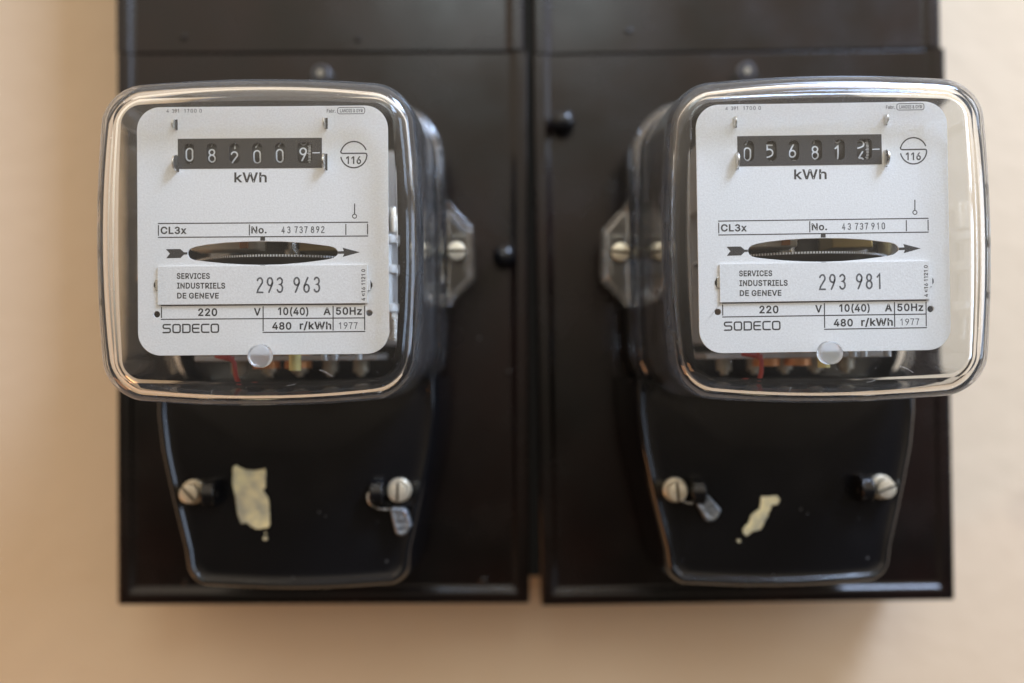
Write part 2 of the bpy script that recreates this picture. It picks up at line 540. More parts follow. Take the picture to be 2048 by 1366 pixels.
# sans-serif letter outlines, drawn as polygons (advance, contours) in 1/1000
GL = {"k":[381,[[110,137,110,212,121,212,284,379,360,379,184,199],[53,0,53,509,114,509,114,0],[294,0,148,186,191,229,372,0]]],"W":[686,[[155,0,16,509,82,509,163,196,175,145,187,94,197,40,200,94,211,145,224,196,306,509,380,509,462,196,474,145,486,94,497,40,488,40,499,94,510,145,523,196,603,509,670,509,530,0,455,0,368,323,351,391,336,475,350,475,335,395,318,323,230,0]]],"h":[410,[[114,227,114,0,53,0,53,509,114,509,114,287,102,287,112,312,124,332,137,349,152,362,169,372,187,379,207,383,227,384,246,383,264,380,280,376,295,369,309,360,321,349,332,336,341,321,348,304,353,285,356,264,357,240,357,0,296,0,296,235,295,256,290,275,283,291,273,304,260,315,246,323,229,328,210,329,197,328,184,326,172,322,161,317,150,311,141,303,133,293,126,283,121,271,117,257,114,243]]],"C":[510,[[267,-7,235,-5,205,1,177,11,150,25,126,42,104,63,86,88,70,115,57,146,48,179,42,215,40,254,42,293,48,329,57,362,70,393,86,421,104,445,126,466,150,484,177,498,205,508,235,514,267,516,286,515,305,513,323,509,340,504,357,498,373,490,388,481,402,471,415,460,427,447,438,433,448,418,456,402,463,385,469,367,473,348,408,348,405,361,401,373,395,384,389,395,382,404,375,413,366,421,357,428,348,435,337,440,327,445,315,449,304,452,292,454,280,455,267,456,245,454,223,450,203,443,184,432,166,419,150,403,137,385,125,364,116,340,109,314,105,285,103,254,105,223,109,194,116,168,125,145,137,123,151,105,166,89,184,76,203,66,223,59,245,54,267,53,280,53,292,55,304,57,315,60,327,64,337,69,348,74,357,81,366,88,375,96,382,105,389,114,395,125,401,136,405,148,408,160,473,160,469,142,463,124,457,107,448,91,438,76,428,62,416,49,402,38,388,28,373,19,357,11,341,5,323,0,305,-4,286,-6]]],"L":[393,[[60,0,60,509,125,509,125,57,361,57,361,0]]],"3":[440,[[64,402,76,432,94,460,119,483,149,501,183,511,218,515,253,511,287,501,317,483,342,460,360,432,372,402,375,370,370,337,358,307,338,280,305,268,337,251,362,228,380,200,391,169,394,138,390,106,377,76,358,49,333,25,303,8,269,-4,233,-10,196,-8,161,0,128,14,100,35,77,60,61,88,52,119,118,121,128,97,145,77,167,61,194,51,222,48,251,51,277,61,300,77,316,98,326,121,328,146,322,171,309,193,289,211,264,224,237,231,228,233,185,237,185,292,225,296,242,289,267,299,288,316,302,338,309,362,308,388,299,412,283,433,261,448,235,457,208,457,181,451,158,437,140,418,129,394]]],"x":[379,[[21,0,171,218,171,171,29,379,100,379,147,306,179,253,207,206,175,206,202,253,233,306,282,379,352,379,209,169,209,214,358,0,287,0,231,85,200,136,173,182,205,182,178,136,148,85,91,0]]],"N":[523,[[60,0,60,509,136,509,343,183,363,151,388,107,414,55,405,54,401,108,399,157,399,195,399,509,463,509,463,0,387,0,202,290,177,331,148,381,108,452,119,454,122,384,124,328,125,291,125,0]]],"o":[415,[[207,-8,182,-7,159,-2,137,6,117,16,98,30,82,46,68,64,56,85,46,108,40,133,36,159,34,187,36,216,40,243,46,268,56,291,68,312,82,330,98,346,117,360,137,371,159,378,182,383,207,384,233,383,256,378,278,371,299,360,317,346,333,330,347,312,359,291,369,268,376,243,380,216,381,187,380,159,376,133,369,108,359,85,347,64,333,46,317,30,299,16,278,6,256,-2,233,-7],[207,46,226,48,242,51,257,57,270,66,282,76,292,89,300,102,307,117,312,134,316,151,318,169,319,187,318,206,316,224,312,242,307,258,300,274,292,287,282,300,270,310,257,319,242,325,226,329,207,330,189,329,173,325,158,319,145,310,134,300,124,287,115,274,108,258,103,242,99,224,97,206,96,187,97,169,99,151,103,134,108,117,115,102,124,89,134,76,145,66,158,57,173,51,189,48]]],".":[188,[[95,-4,86,-4,70,3,63,9,57,16,50,32,50,41,50,50,53,59,63,73,70,79,86,86,95,87,104,86,113,83,128,73,134,66,140,50,141,41,140,32,134,16,128,9,121,3,104,-4]]],"2":[453,[[64,0,64,47,234,229,282,282,291,294,299,305,305,316,311,327,315,337,318,348,320,360,320,371,319,385,317,397,313,408,308,419,301,428,293,436,283,443,273,449,262,454,250,457,237,459,224,460,209,459,196,457,184,453,172,447,162,441,153,433,145,424,139,413,134,402,130,390,128,376,127,362,66,362,67,384,71,405,77,424,86,442,98,459,111,473,126,486,143,496,162,505,182,511,203,514,225,516,247,514,268,511,288,505,306,497,323,486,337,474,350,461,361,445,370,428,376,411,380,392,381,372,380,358,378,345,375,331,371,318,365,304,357,290,347,275,336,259,322,241,306,223,288,202,267,180,153,60,389,57,389,0]]],"V":[480,[[204,0,16,509,84,509,192,206,215,137,248,31,235,31,267,138,290,206,395,509,463,509,278,0]]],"0":[453,[[227,-7,199,-5,174,1,151,11,130,24,111,41,95,62,80,86,69,113,60,144,53,178,49,214,48,254,49,294,53,330,60,364,69,395,81,422,95,447,112,467,130,484,151,498,174,508,200,514,227,516,254,514,279,508,302,498,323,484,342,467,358,447,372,422,384,395,393,364,400,330,404,294,405,254,404,214,400,178,393,144,384,113,373,86,359,62,342,41,323,24,302,11,279,1,254,-5],[227,50,245,51,261,56,276,63,290,74,303,87,313,103,323,122,330,144,336,168,340,194,343,223,344,254,343,285,340,314,336,341,330,365,323,387,313,405,303,422,290,435,276,446,261,453,245,458,227,460,209,458,192,453,177,446,163,435,151,422,140,405,131,387,123,365,117,341,113,314,110,285,109,254,110,223,113,194,117,168,123,144,131,122,140,103,151,87,163,74,177,63,192,56,209,51]]],"1":[400,[[276,509,276,0,212,0,212,448,86,358,86,427,198,509]]],"(":[273,[[89,207,90,235,92,264,96,293,101,324,107,354,114,384,122,413,132,441,142,468,153,494,164,517,177,539,236,539,223,512,212,485,201,457,191,428,182,399,174,370,167,342,161,313,157,285,154,258,152,232,151,207,152,184,154,161,156,138,160,115,165,91,172,67,179,42,188,16,198,-10,209,-38,222,-66,236,-96,177,-96,156,-59,139,-21,124,16,111,55,102,93,95,131,90,169]]],"4":[453,[[40,105,40,158,247,509,311,509,109,166,413,163,413,105],[282,0,282,121,282,146,282,318,343,318,343,0]]],")":[273,[[37,-96,52,-66,64,-37,76,-9,86,18,95,44,102,69,108,93,113,116,117,139,120,162,121,184,122,207,121,232,119,258,116,285,112,313,106,342,99,370,91,399,82,428,73,457,62,485,50,512,37,539,97,539,109,517,121,494,131,468,142,441,151,413,159,384,167,354,173,323,178,293,181,264,183,235,184,207,183,168,178,130,171,92,161,53,149,15,134,-22,117,-59,97,-96]]],"A":[480,[[16,0,201,509,276,509,463,0,395,0,287,302,264,372,232,478,245,478,213,371,191,302,85,0],[110,142,110,199,370,199,370,142]]],"5":[453,[[221,-7,199,-6,178,-2,159,3,140,11,123,21,108,32,94,45,83,60,73,76,66,93,62,111,60,130,122,130,124,119,127,108,132,98,138,89,145,80,154,73,163,66,173,60,184,56,196,52,208,50,221,50,236,51,250,53,264,58,276,64,288,72,298,82,307,92,314,104,320,117,324,131,327,146,328,162,327,178,324,193,320,208,314,221,306,233,297,244,286,254,275,262,262,269,248,273,233,276,218,277,205,276,192,275,180,272,167,268,156,264,145,258,136,252,128,246,67,253,96,509,366,509,366,452,151,452,134,301,145,308,155,315,166,320,178,325,190,329,203,331,216,333,229,334,247,333,263,330,279,326,294,321,308,314,321,306,334,296,345,285,355,273,364,260,372,246,379,231,384,215,388,199,390,181,391,163,390,139,385,117,379,95,369,76,357,57,343,41,327,27,309,15,289,6,268,-1,245,-5]]],"H":[517,[[60,0,60,509,125,509,125,289,392,289,392,509,457,509,457,0,392,0,392,232,125,232,125,0]]],"z":[380,[[42,0,42,46,254,320,48,323,48,379,333,379,333,331,126,60,339,56,339,0]]],"6":[453,[[226,-7,203,-5,182,-1,161,5,142,15,125,26,109,40,96,56,84,74,75,94,69,115,65,138,64,162,65,180,68,199,73,219,80,239,89,261,102,285,118,311,137,340,252,509,322,509,151,261,154,275,165,288,179,299,196,307,205,310,214,312,224,314,235,314,257,313,278,309,298,303,316,295,332,284,346,271,359,257,370,240,378,221,384,201,388,180,389,157,388,134,384,112,377,92,368,73,356,55,343,39,327,26,310,14,291,5,271,-2,249,-6],[226,48,241,49,254,52,267,56,279,63,289,70,299,79,307,90,314,101,320,114,324,128,327,142,327,157,327,173,324,187,320,201,314,213,307,225,299,235,289,244,279,251,267,258,254,262,241,264,226,265,212,264,198,262,186,258,174,252,163,244,153,235,145,225,138,214,132,201,128,188,126,174,125,158,126,143,128,128,132,114,138,102,145,90,153,79,163,70,174,63,186,56,198,52,212,49]]],"8":[453,[[226,-7,201,-6,178,-2,156,3,136,11,117,21,101,33,86,47,74,62,64,78,57,96,53,115,52,135,53,151,55,166,59,181,65,195,72,208,81,220,90,231,101,241,113,249,125,256,139,261,153,265,135,273,119,282,105,293,93,308,83,324,76,342,72,360,70,380,72,399,75,417,82,434,90,450,101,464,114,477,129,488,146,498,164,506,184,511,204,514,226,516,248,514,269,511,288,506,306,498,323,488,337,477,350,464,361,450,370,434,377,417,380,399,382,380,380,361,376,342,369,324,359,308,347,293,333,282,318,273,300,267,314,261,327,256,339,249,351,241,362,231,372,220,380,208,387,195,393,181,397,166,400,151,401,135,399,115,395,96,388,78,378,62,366,47,352,33,335,21,317,11,296,3,275,-2,251,-6],[226,49,243,50,258,52,272,55,285,60,296,66,307,74,315,82,323,91,329,102,333,113,336,126,337,139,336,152,333,165,329,177,322,189,314,199,305,208,295,216,283,223,270,228,256,232,242,234,226,235,211,234,196,232,182,228,169,223,157,216,147,208,138,199,130,189,123,177,119,165,116,152,115,139,116,126,119,113,123,102,129,91,136,82,145,74,156,66,167,60,180,55,195,52,210,50],[226,290,239,290,252,292,263,296,274,300,284,306,293,313,300,321,307,330,312,341,316,351,318,363,319,376,318,388,316,399,313,410,308,420,301,429,294,437,285,444,275,449,264,454,252,457,240,459,226,460,213,459,200,457,188,454,177,449,167,444,159,437,151,429,145,420,139,410,136,399,134,388,133,376,134,363,136,351,139,341,145,330,151,321,159,313,168,306,178,300,189,296,201,292,213,290]]],"r":[259,[[53,0,53,379,112,379,112,321,122,335,130,347,140,358,152,367,166,375,181,380,196,384,213,385,229,384,243,384,243,322,230,324,207,326,194,325,182,323,170,319,159,315,149,309,140,301,132,293,126,284,121,273,117,262,114,250,114,237,114,0]]],"/":[249,[[235,533,71,-76,14,-76,178,533]]],"S":[447,[[224,-9,197,-8,172,-4,149,1,128,9,108,19,91,31,76,45,64,60,54,77,46,96,41,115,38,137,104,137,107,123,110,110,116,98,123,88,132,79,142,71,154,64,166,59,180,55,194,52,209,50,224,49,241,50,257,52,272,55,286,60,299,66,311,74,321,82,329,92,336,102,341,114,345,126,346,139,345,151,342,161,338,171,332,179,325,186,316,193,307,199,296,205,245,222,184,239,154,249,128,260,105,274,86,289,71,307,60,326,54,348,52,372,53,393,58,413,65,431,75,448,87,463,102,476,119,488,138,498,158,506,180,511,203,514,227,516,252,514,275,511,296,505,316,498,334,488,351,476,365,463,377,449,387,433,394,415,399,397,401,378,337,378,334,396,326,412,316,426,302,437,286,447,267,453,247,457,225,459,209,458,194,456,180,452,167,448,156,442,145,435,136,427,129,418,123,409,118,398,116,387,115,376,116,363,119,352,124,342,131,334,139,326,148,319,158,313,169,308,212,293,264,279,312,264,324,258,336,252,347,245,359,238,369,229,379,220,387,209,395,198,401,185,405,171,407,155,408,139,407,118,403,99,396,81,386,64,374,48,360,34,343,21,323,11,302,2,278,-4,252,-8]]],"E":[419,[[60,0,60,509,372,509,372,452,125,452,125,286,355,286,355,229,125,229,125,57,375,57,375,0]]],"R":[449,[[60,0,60,509,236,509,264,507,290,504,313,497,333,489,351,478,367,465,380,450,390,433,399,415,405,395,408,374,409,352,408,330,405,309,399,290,390,271,380,255,367,240,351,228,333,217,312,209,289,203,264,199,236,198,96,198,96,255,234,255,252,256,269,258,284,262,298,267,309,273,319,281,327,290,334,300,339,312,342,324,344,338,345,352,344,367,342,380,339,393,334,405,327,415,319,425,309,433,298,440,284,445,269,449,252,451,233,452,125,452,125,0],[353,0,230,229,303,229,428,0]]],"I":[300,[[31,0,31,57,118,57,118,452,31,452,31,509,269,509,269,452,183,452,183,57,269,57,269,0]]],"D":[502,[[219,0,96,0,96,57,215,57,244,58,272,63,296,70,318,81,337,94,354,110,368,128,379,149,388,172,394,198,398,226,399,255,398,285,394,312,388,337,379,361,368,381,354,399,338,415,320,428,299,438,275,446,249,450,221,452,93,452,93,509,225,509,261,507,294,501,325,492,353,478,377,461,399,441,418,418,433,391,446,361,455,329,460,293,462,255,460,217,455,181,446,149,433,119,417,92,398,68,376,48,351,31,322,17,291,8,256,2],[125,509,125,0,60,0,60,509]]],"U":[517,[[259,-8,230,-7,203,-2,177,5,154,15,133,28,114,43,98,60,85,80,74,101,66,124,62,148,60,173,60,509,124,509,124,178,125,160,128,144,133,128,141,113,150,99,160,87,173,77,187,68,203,61,220,56,239,53,259,52,279,53,298,56,315,61,331,68,345,77,357,87,368,99,377,113,384,128,389,144,392,160,393,178,393,509,457,509,457,173,456,148,451,124,443,101,433,80,419,60,403,43,384,28,363,15,340,5,315,-2,288,-7]]],"T":[449,[[32,452,32,509,417,509,417,452,257,452,257,0,193,0,193,452]]],"G":[520,[[269,-7,236,-5,205,1,176,11,149,25,125,43,104,64,85,88,69,116,57,146,47,179,42,215,40,254,42,293,47,329,57,362,69,393,85,421,103,445,125,466,149,484,175,498,203,508,233,514,265,516,285,515,304,513,322,509,340,504,358,497,374,489,389,480,403,469,416,458,429,445,439,431,449,416,458,401,465,384,470,367,474,349,408,349,404,361,399,372,393,383,387,393,380,403,373,411,365,420,356,427,347,434,337,439,326,444,315,448,304,452,291,454,279,455,265,456,243,454,222,450,202,443,183,432,166,419,150,404,137,385,125,364,116,340,109,314,105,285,103,254,105,223,109,194,116,168,125,145,137,124,151,105,166,90,184,76,203,66,224,59,246,54,269,53,290,54,309,57,328,63,345,71,360,81,374,93,386,107,396,123,404,141,410,160,414,180,415,202,434,199,283,199,283,256,478,256,478,200,476,170,471,141,463,115,451,91,436,69,419,50,399,33,377,19,352,8,326,0,298,-5]]],"F":[410,[[60,0,60,509,369,509,369,452,125,452,125,278,346,278,346,221,125,221,125,0]]],"a":[389,[[160,-9,142,-8,126,-5,110,-1,94,5,80,12,68,22,57,32,48,45,40,58,35,73,31,90,30,108,31,123,34,138,38,150,43,161,50,171,58,179,67,187,78,193,89,199,100,203,112,207,125,211,178,220,234,227,244,228,259,232,270,238,275,248,276,257,275,268,273,279,271,288,267,297,256,311,248,317,240,322,230,326,220,329,208,330,196,331,183,330,171,329,159,326,149,322,140,318,132,313,124,307,112,294,103,281,41,291,48,308,57,322,67,335,79,346,91,355,104,364,118,370,133,375,148,379,163,382,179,384,194,384,204,384,215,383,227,382,239,379,251,376,263,372,275,367,286,360,296,353,306,343,315,333,322,320,329,306,333,290,336,272,337,251,337,0,277,0,277,52,269,45,258,32,252,25,244,18,236,12,226,6,215,1,203,-3,190,-6,176,-8],[170,45,187,46,202,49,216,53,228,59,239,66,248,74,257,83,263,93,269,104,272,115,275,126,276,138,276,190,265,184,231,176,200,171,175,168,134,159,125,155,117,150,103,139,95,124,93,115,92,105,92,95,98,79,107,66,121,56,130,52,139,49,149,47,159,46]]],"b":[424,[[229,-8,213,-7,198,-5,184,-1,172,4,162,10,153,17,145,24,138,31,118,59,112,0,53,0,53,509,114,509,114,319,137,346,144,353,152,360,161,367,171,373,183,378,197,381,212,384,229,384,252,383,274,378,294,371,313,361,330,347,345,332,359,313,370,293,379,270,385,245,389,218,390,189,389,160,385,133,379,108,370,84,359,64,346,45,330,29,313,16,294,5,274,-2,252,-7],[220,47,237,48,253,51,267,57,279,66,291,76,301,88,309,101,316,117,321,133,325,151,327,170,328,189,327,209,325,227,321,245,316,261,309,276,301,290,291,301,280,311,267,319,253,325,237,329,220,330,203,329,188,325,174,320,161,312,150,302,140,291,132,278,125,263,120,247,116,229,113,210,113,189,113,169,116,150,120,132,125,115,132,100,140,86,150,75,162,65,174,57,188,51,204,48]]],"7":[453,[[97,0,323,448,62,452,62,509,391,509,391,449,165,0]]],"9":[453,[[226,516,249,514,271,510,291,503,310,494,328,482,343,468,356,452,368,434,377,414,384,393,388,371,389,347,388,328,385,309,380,290,373,270,363,248,350,224,334,197,315,168,200,0,130,0,301,248,299,234,287,221,273,210,257,202,248,199,238,196,228,195,218,195,195,196,175,199,155,206,137,214,121,225,106,237,94,252,83,269,74,287,68,307,65,329,64,352,65,375,69,397,75,417,85,436,96,454,110,469,125,483,143,494,162,504,182,510,203,514],[226,460,212,459,199,457,186,452,174,446,163,438,154,429,145,419,138,407,133,395,129,381,126,367,125,352,126,336,129,322,133,308,138,295,145,284,154,274,163,265,174,257,186,251,199,247,212,244,226,243,240,244,254,247,267,251,279,257,289,265,299,273,307,284,314,295,320,308,324,321,327,335,327,350,327,366,324,381,320,394,314,407,307,419,299,429,290,438,279,446,267,452,254,457,241,459]]],"Y":[472,[[203,0,203,208,16,509,91,509,192,344,222,292,250,230,224,230,251,293,280,344,381,509,455,509,268,208,268,0]]],"&":[448,[[197,-7,173,-6,150,-2,129,4,110,12,93,22,78,34,65,47,54,62,45,78,39,96,35,114,34,133,35,149,37,163,42,177,47,189,55,201,63,213,73,224,85,235,140,279,216,335,237,352,246,363,255,375,260,389,262,405,261,417,258,427,253,437,245,445,237,452,226,457,215,460,201,461,192,460,176,456,161,449,150,438,142,424,137,408,137,399,137,389,139,380,145,363,169,327,204,284,438,0,364,0,171,231,121,293,111,306,102,319,94,331,87,344,82,357,78,370,76,384,75,398,76,415,79,430,84,445,91,458,99,470,109,481,121,491,134,499,149,505,165,510,182,513,200,513,218,513,235,510,251,505,266,499,279,491,290,482,300,471,308,459,315,447,320,433,323,419,324,404,323,393,322,382,319,372,315,362,310,352,305,342,299,333,291,325,283,317,275,308,266,301,256,293,154,217,140,206,128,195,118,185,110,174,104,164,100,154,98,143,97,131,98,119,100,108,104,97,109,87,116,78,124,70,133,63,143,57,154,53,166,49,179,47,193,46,208,47,223,50,237,54,251,59,265,66,278,75,290,84,301,95,312,108,321,121,329,136,336,151,342,168,346,186,348,205,349,224,408,224,407,201,405,180,401,161,397,144,391,128,385,115,378,103,371,92,345,62,333,47,320,34,305,23,289,14,271,7,252,1,234,-3,215,-6]]]}


def glyph_polys(text, bold):
    """offset contours of a line of text, laid out from x = 0; returns groups of (outer contour + its holes)"""
    out, x = [], 0
    for ch in text:
        if ch == ' ':
            x += 190
            continue
        adv, cs = GL[ch]
        outer, hole = [], []
        for c in cs:
            P = [(c[i], c[i + 1]) for i in range(0, len(c), 2)]
            P = [p for i, p in enumerate(P) if p != P[i - 1]]
            area = sum(P[i - 1][0] * p[1] - p[0] * P[i - 1][1] for i, p in enumerate(P))
            Q = []
            for i, p in enumerate(P):
                a, b_ = P[i - 1], P[(i + 1) % len(P)]
                d0 = (p[0] - a[0], p[1] - a[1]); h0 = math.hypot(*d0)
                d1 = (b_[0] - p[0], b_[1] - p[1]); h1 = math.hypot(*d1)
                nx = -(d0[1] / h0 + d1[1] / h1); ny = d0[0] / h0 + d1[0] / h1
                h = math.hypot(nx, ny) or 1
                nx, ny = nx / h, ny / h
                k = 1 / max(.5, nx * -d0[1] / h0 + ny * d0[0] / h0)
                Q.append((p[0] + x + nx * bold * k, p[1] + ny * bold * k))
            (outer if area < 0 else hole).append((P, Q))
        for P, Q in outer:
            grp = [Q]
            for P2, Q2 in hole:
                q, inside = P2[0], False
                for i, p in enumerate(P):
                    o = P[i - 1]
                    if (p[1] > q[1]) != (o[1] > q[1]) and q[0] < (o[0] - p[0]) * (q[1] - p[1]) / (o[1] - p[1]) + p[0]:
                        inside = not inside
                if inside:
                    grp.append(Q2)
            out.append(grp)
        x += adv + bold * 1.6
    return out


def px(x, y):
    """reading off the plate: picture units of the left plate -> mm on the plate"""
    return (0.19915 * x - 0.0012 * y - 104.116, -0.0016 * x - 0.1992 * y + 92.590)


def text_fit(name, text, x0, x1, base, top, parent, z, bold=18, mat='ink', vertical=False):
    """text stretched to run from x0 to x1 with its capitals between base and top (picture units)"""
    G = glyph_polys(text, bold)
    lo = min(p[0] for g in G for c in g for p in c)
    hi = max(p[0] for g in G for c in g for p in c)
    cap = 509.0

    def put(p):
        if vertical:        # reads upwards: x0,x1 = cap top and baseline in x; base/top = start and end in y
            return px(x1 - (x1 - x0) * p[1] / cap, base + (top - base) * (p[0] - lo) / (hi - lo))
        return px(x0 + (x1 - x0) * (p[0] - lo) / (hi - lo), base + (top - base) * p[1] / cap)
    first, bm = None, bmesh.new()
    for i, g in enumerate(G):
        t = filled(name, [[put(p) for p in c] for c in g], mat, parent, z + (i % 2) * 0.004)
        me = t.data
        bm.from_mesh(me)
        bpy.data.objects.remove(t)
        bpy.data.meshes.remove(me)
    me = bpy.data.meshes.new(name)
    bm.to_mesh(me)
    bm.free()
    me.materials.append(M[mat])
    o = bpy.data.objects.new(name, me)
    C.objects.link(o)
    o.parent = parent
    return o


def frame_lines(mb, segs, w, z):
    for i, (x0, y0, x1, y1) in enumerate(segs):
        a, b_ = px(x0, y0), px(x1, y1)
        if abs(a[0] - b_[0]) > abs(a[1] - b_[1]):
            mb.add([(a[0] - w / 2, a[1] - w / 2, z), (b_[0] + w / 2, b_[1] - w / 2, z), (b_[0] + w / 2, b_[1] + w / 2, z), (a[0] - w / 2, a[1] + w / 2, z)], [(0, 1, 2, 3)])
        else:
            s = 1 if a[1] > b_[1] else -1
            mb.add([(a[0] - w / 2, a[1] - s * w / 2, z), (a[0] + w / 2, a[1] - s * w / 2, z), (b_[0] + w / 2, b_[1] + s * w / 2, z), (b_[0] - w / 2, b_[1] + s * w / 2, z)], [(0, 1, 2, 3)])


# ------------------------------------------------------------------ wall, box and panels
def outline(hw, hh, r, sag, cy=0.0, k=14, m=22):
    """rounded square with gently bowed sides, points run counter-clockwise"""
    p = []
    sx_, sy_ = hw - sag, hh - sag
    cs = [(1, 1, 0), (-1, 1, 90), (-1, -1, 180), (1, -1, 270)]
    raw = []
    for i, (sx, sy, a) in enumerate(cs):
        A_ = arc(sx * (sx_ - r), sy * (sy_ - r), r, r, a, a + 90, k)
        raw += A_
        nx = cs[(i + 1) % 4]
        B_ = arc(nx[0] * (sx_ - r), nx[1] * (sy_ - r), r, r, nx[2], nx[2] + 1, 1)[0]
        e = A_[-1]
        raw += [(e[0] + (B_[0] - e[0]) * t / m, e[1] + (B_[1] - e[1]) * t / m) for t in range(1, m)]
    for x, y in raw:
        dx = sag * (1 - (y / sy_) ** 2) * x / sx_
        dy = sag * (1 - (x / sx_) ** 2) * y / sy_
        p.append((x + dx, y + dy + cy))
    return p


wall = build('wall', MB().box(-1500, 1500, -1200, 1200, -85, -65), 'wall')
wall.matrix_world = WALL
wall['kind'] = 'structure'

t = thing('backing_box', 'dark box behind the brown panels, spacing them off the cream wall', 'box')
build('box_body', MB().box(-200, 231, -124, 420, -64.9, -15), 'box', t, 1.0)


def panel(name, label, x, y, w, h, rz, z, screws, group, rim_below=True):
    t = thing(name, label, 'panel', x, y, rz, z, group)
    hw, hh = w / 2, h / 2
    build('panel_board', MB().box(-hw + .25, hw - .25, -hh + .25, hh, -13, -2.1), 'panel', t, 0.5)
    prof = [(0, -13.2), (0, -1.6), (.25, -.7), (.8, -.15), (1.6, 0), (5.6, 0), (6.3, -.15), (7.0, -.6), (7.6, -1.3), (8.4, -1.85), (9.6, -2.08), (9.6, -2.6)]

    def rim(path):
        # sweep the rim profile; path points carry the inward direction scaled for the mitre
        build('panel_rim', MB().rings([[(x_ + ix * q, y_ + iy * q, z_) for q, z_ in prof] for x_, y_, ix, iy in path]), 'panel', t, angle=50)
    if rim_below:
        U = [(-hw, hh - .05, 1, 0), (-hw, -hh + 1.5, 1, 0.0)]
        U = [(-hw, hh - .05, 1, 0), (-hw, -hh + 1.2, 1, .88), (-hw + .35, -hh + .35, .965, .965), (-hw + 1.2, -hh, .88, 1)]
        U += [(-x_, y_, -ix, iy) for x_, y_, ix, iy in reversed(U)]
        rim(U)
    else:
        for s_ in (-1, 1):
            rim([(s_ * hw, hh, -s_, 0), (s_ * hw, -hh + .3, -s_, 0)])
    for sx, sy, r, dome in screws:
        lx, ly = sx - x, sy - y
        if dome:
            prof = [(r * .55, -2.3), (r * .55, 0.5)] + [(r * math.cos(math.radians(a)), 4.5 + r * .75 * math.sin(math.radians(a))) for a in range(-50, 90, 10)] + [(0.1, 4.5 + r * .75)]
            build('screw_knob', MB().revolve((lx, ly), prof), 'black', t)
        else:
            prof = [(r, -2.4), (r, -1.7), (r * .8, -1.2), (r * .4, -.95), (0.05, -.9)]
            build('panel_screw', MB().revolve((lx, ly), prof, 24), 'panel', t)
    return t


panel('mounting_panel', 'dark brown panel under the meter reading 082009, wall showing cream on its left', -99.4, 10.65, 215.3, 288.8, -0.0055, 0,
      [(-4.2, 47.4, 6.0, 1), (-2.1, -13.5, 1.6, 0), (-15.7, -122.3, 2.2, 0), (-171.4, -127.2 + 5, 1.6, 0)], 'brown mounting panels')
panel('mounting_panel', 'dark brown panel under the meter reading 056816', 120.65, 9.3, 216.0, 288.7, 0.0055, 0,
      [(27.8, 117.0, 6.0, 1)], 'brown mounting panels')
panel('upper_panel', 'plain dark brown panel above the meter reading 082009, beside the tan wall', -99.6, 256.0, 214.2, 200, -0.003, -0.8,
      [(-171.8, 164.5, 1.6, 0), (-80, 163, 1.6, 0)], 'brown upper panels', False)
panel('upper_panel', 'plain dark brown panel above the meter reading 056816, beside the white wall', 118.8, 254.4, 213.6, 200, 0.0055, -0.8,
      [(62, 166, 1.6, 0)], 'brown upper panels', False)


# ------------------------------------------------------------------ the electricity meters
def tapered(y):
    """half width of the terminal cover at height y (front edge)"""
    T = [(-60, 65.6), (-78, 65.6), (-94, 63.8), (-106, 61.4), (-119, 58.6), (-141, 53.4), (-160, 47.5)]
    for (a, wa), (b_, wb) in zip(T, T[1:]):
        if y >= b_:
            k = (a - y) / (a - b_)
            return wa + (wb - wa) * max(0, k)
    return T[-1][1]


def tc_outline(ins):
    """closed outline of the terminal cover, shrunk by ins"""
    right = [(tapered(y) - ins, y) for y in (-62, -70, -78, -86, -94, -102, -110, -119, -127, -134, -141)]
    pts = [(x, y) for x, y in right]
    cx, cy, r = 40.6, -146.2, 12.2
    for a in range(-14, -84, -10):
        pts.append((cx + (r - ins) * math.cos(math.radians(a)), cy + (r - ins) * math.sin(math.radians(a))))
    bot = [(x, -159.8 + ins + 0.0011 * x * x) for x in (35, 24, 12, 0)]
    pts += bot
    left = [(-x, y) for x, y in reversed(pts[:-1])]
    pts = pts + left
    return [(x - 2.0, y) for x, y in pts]


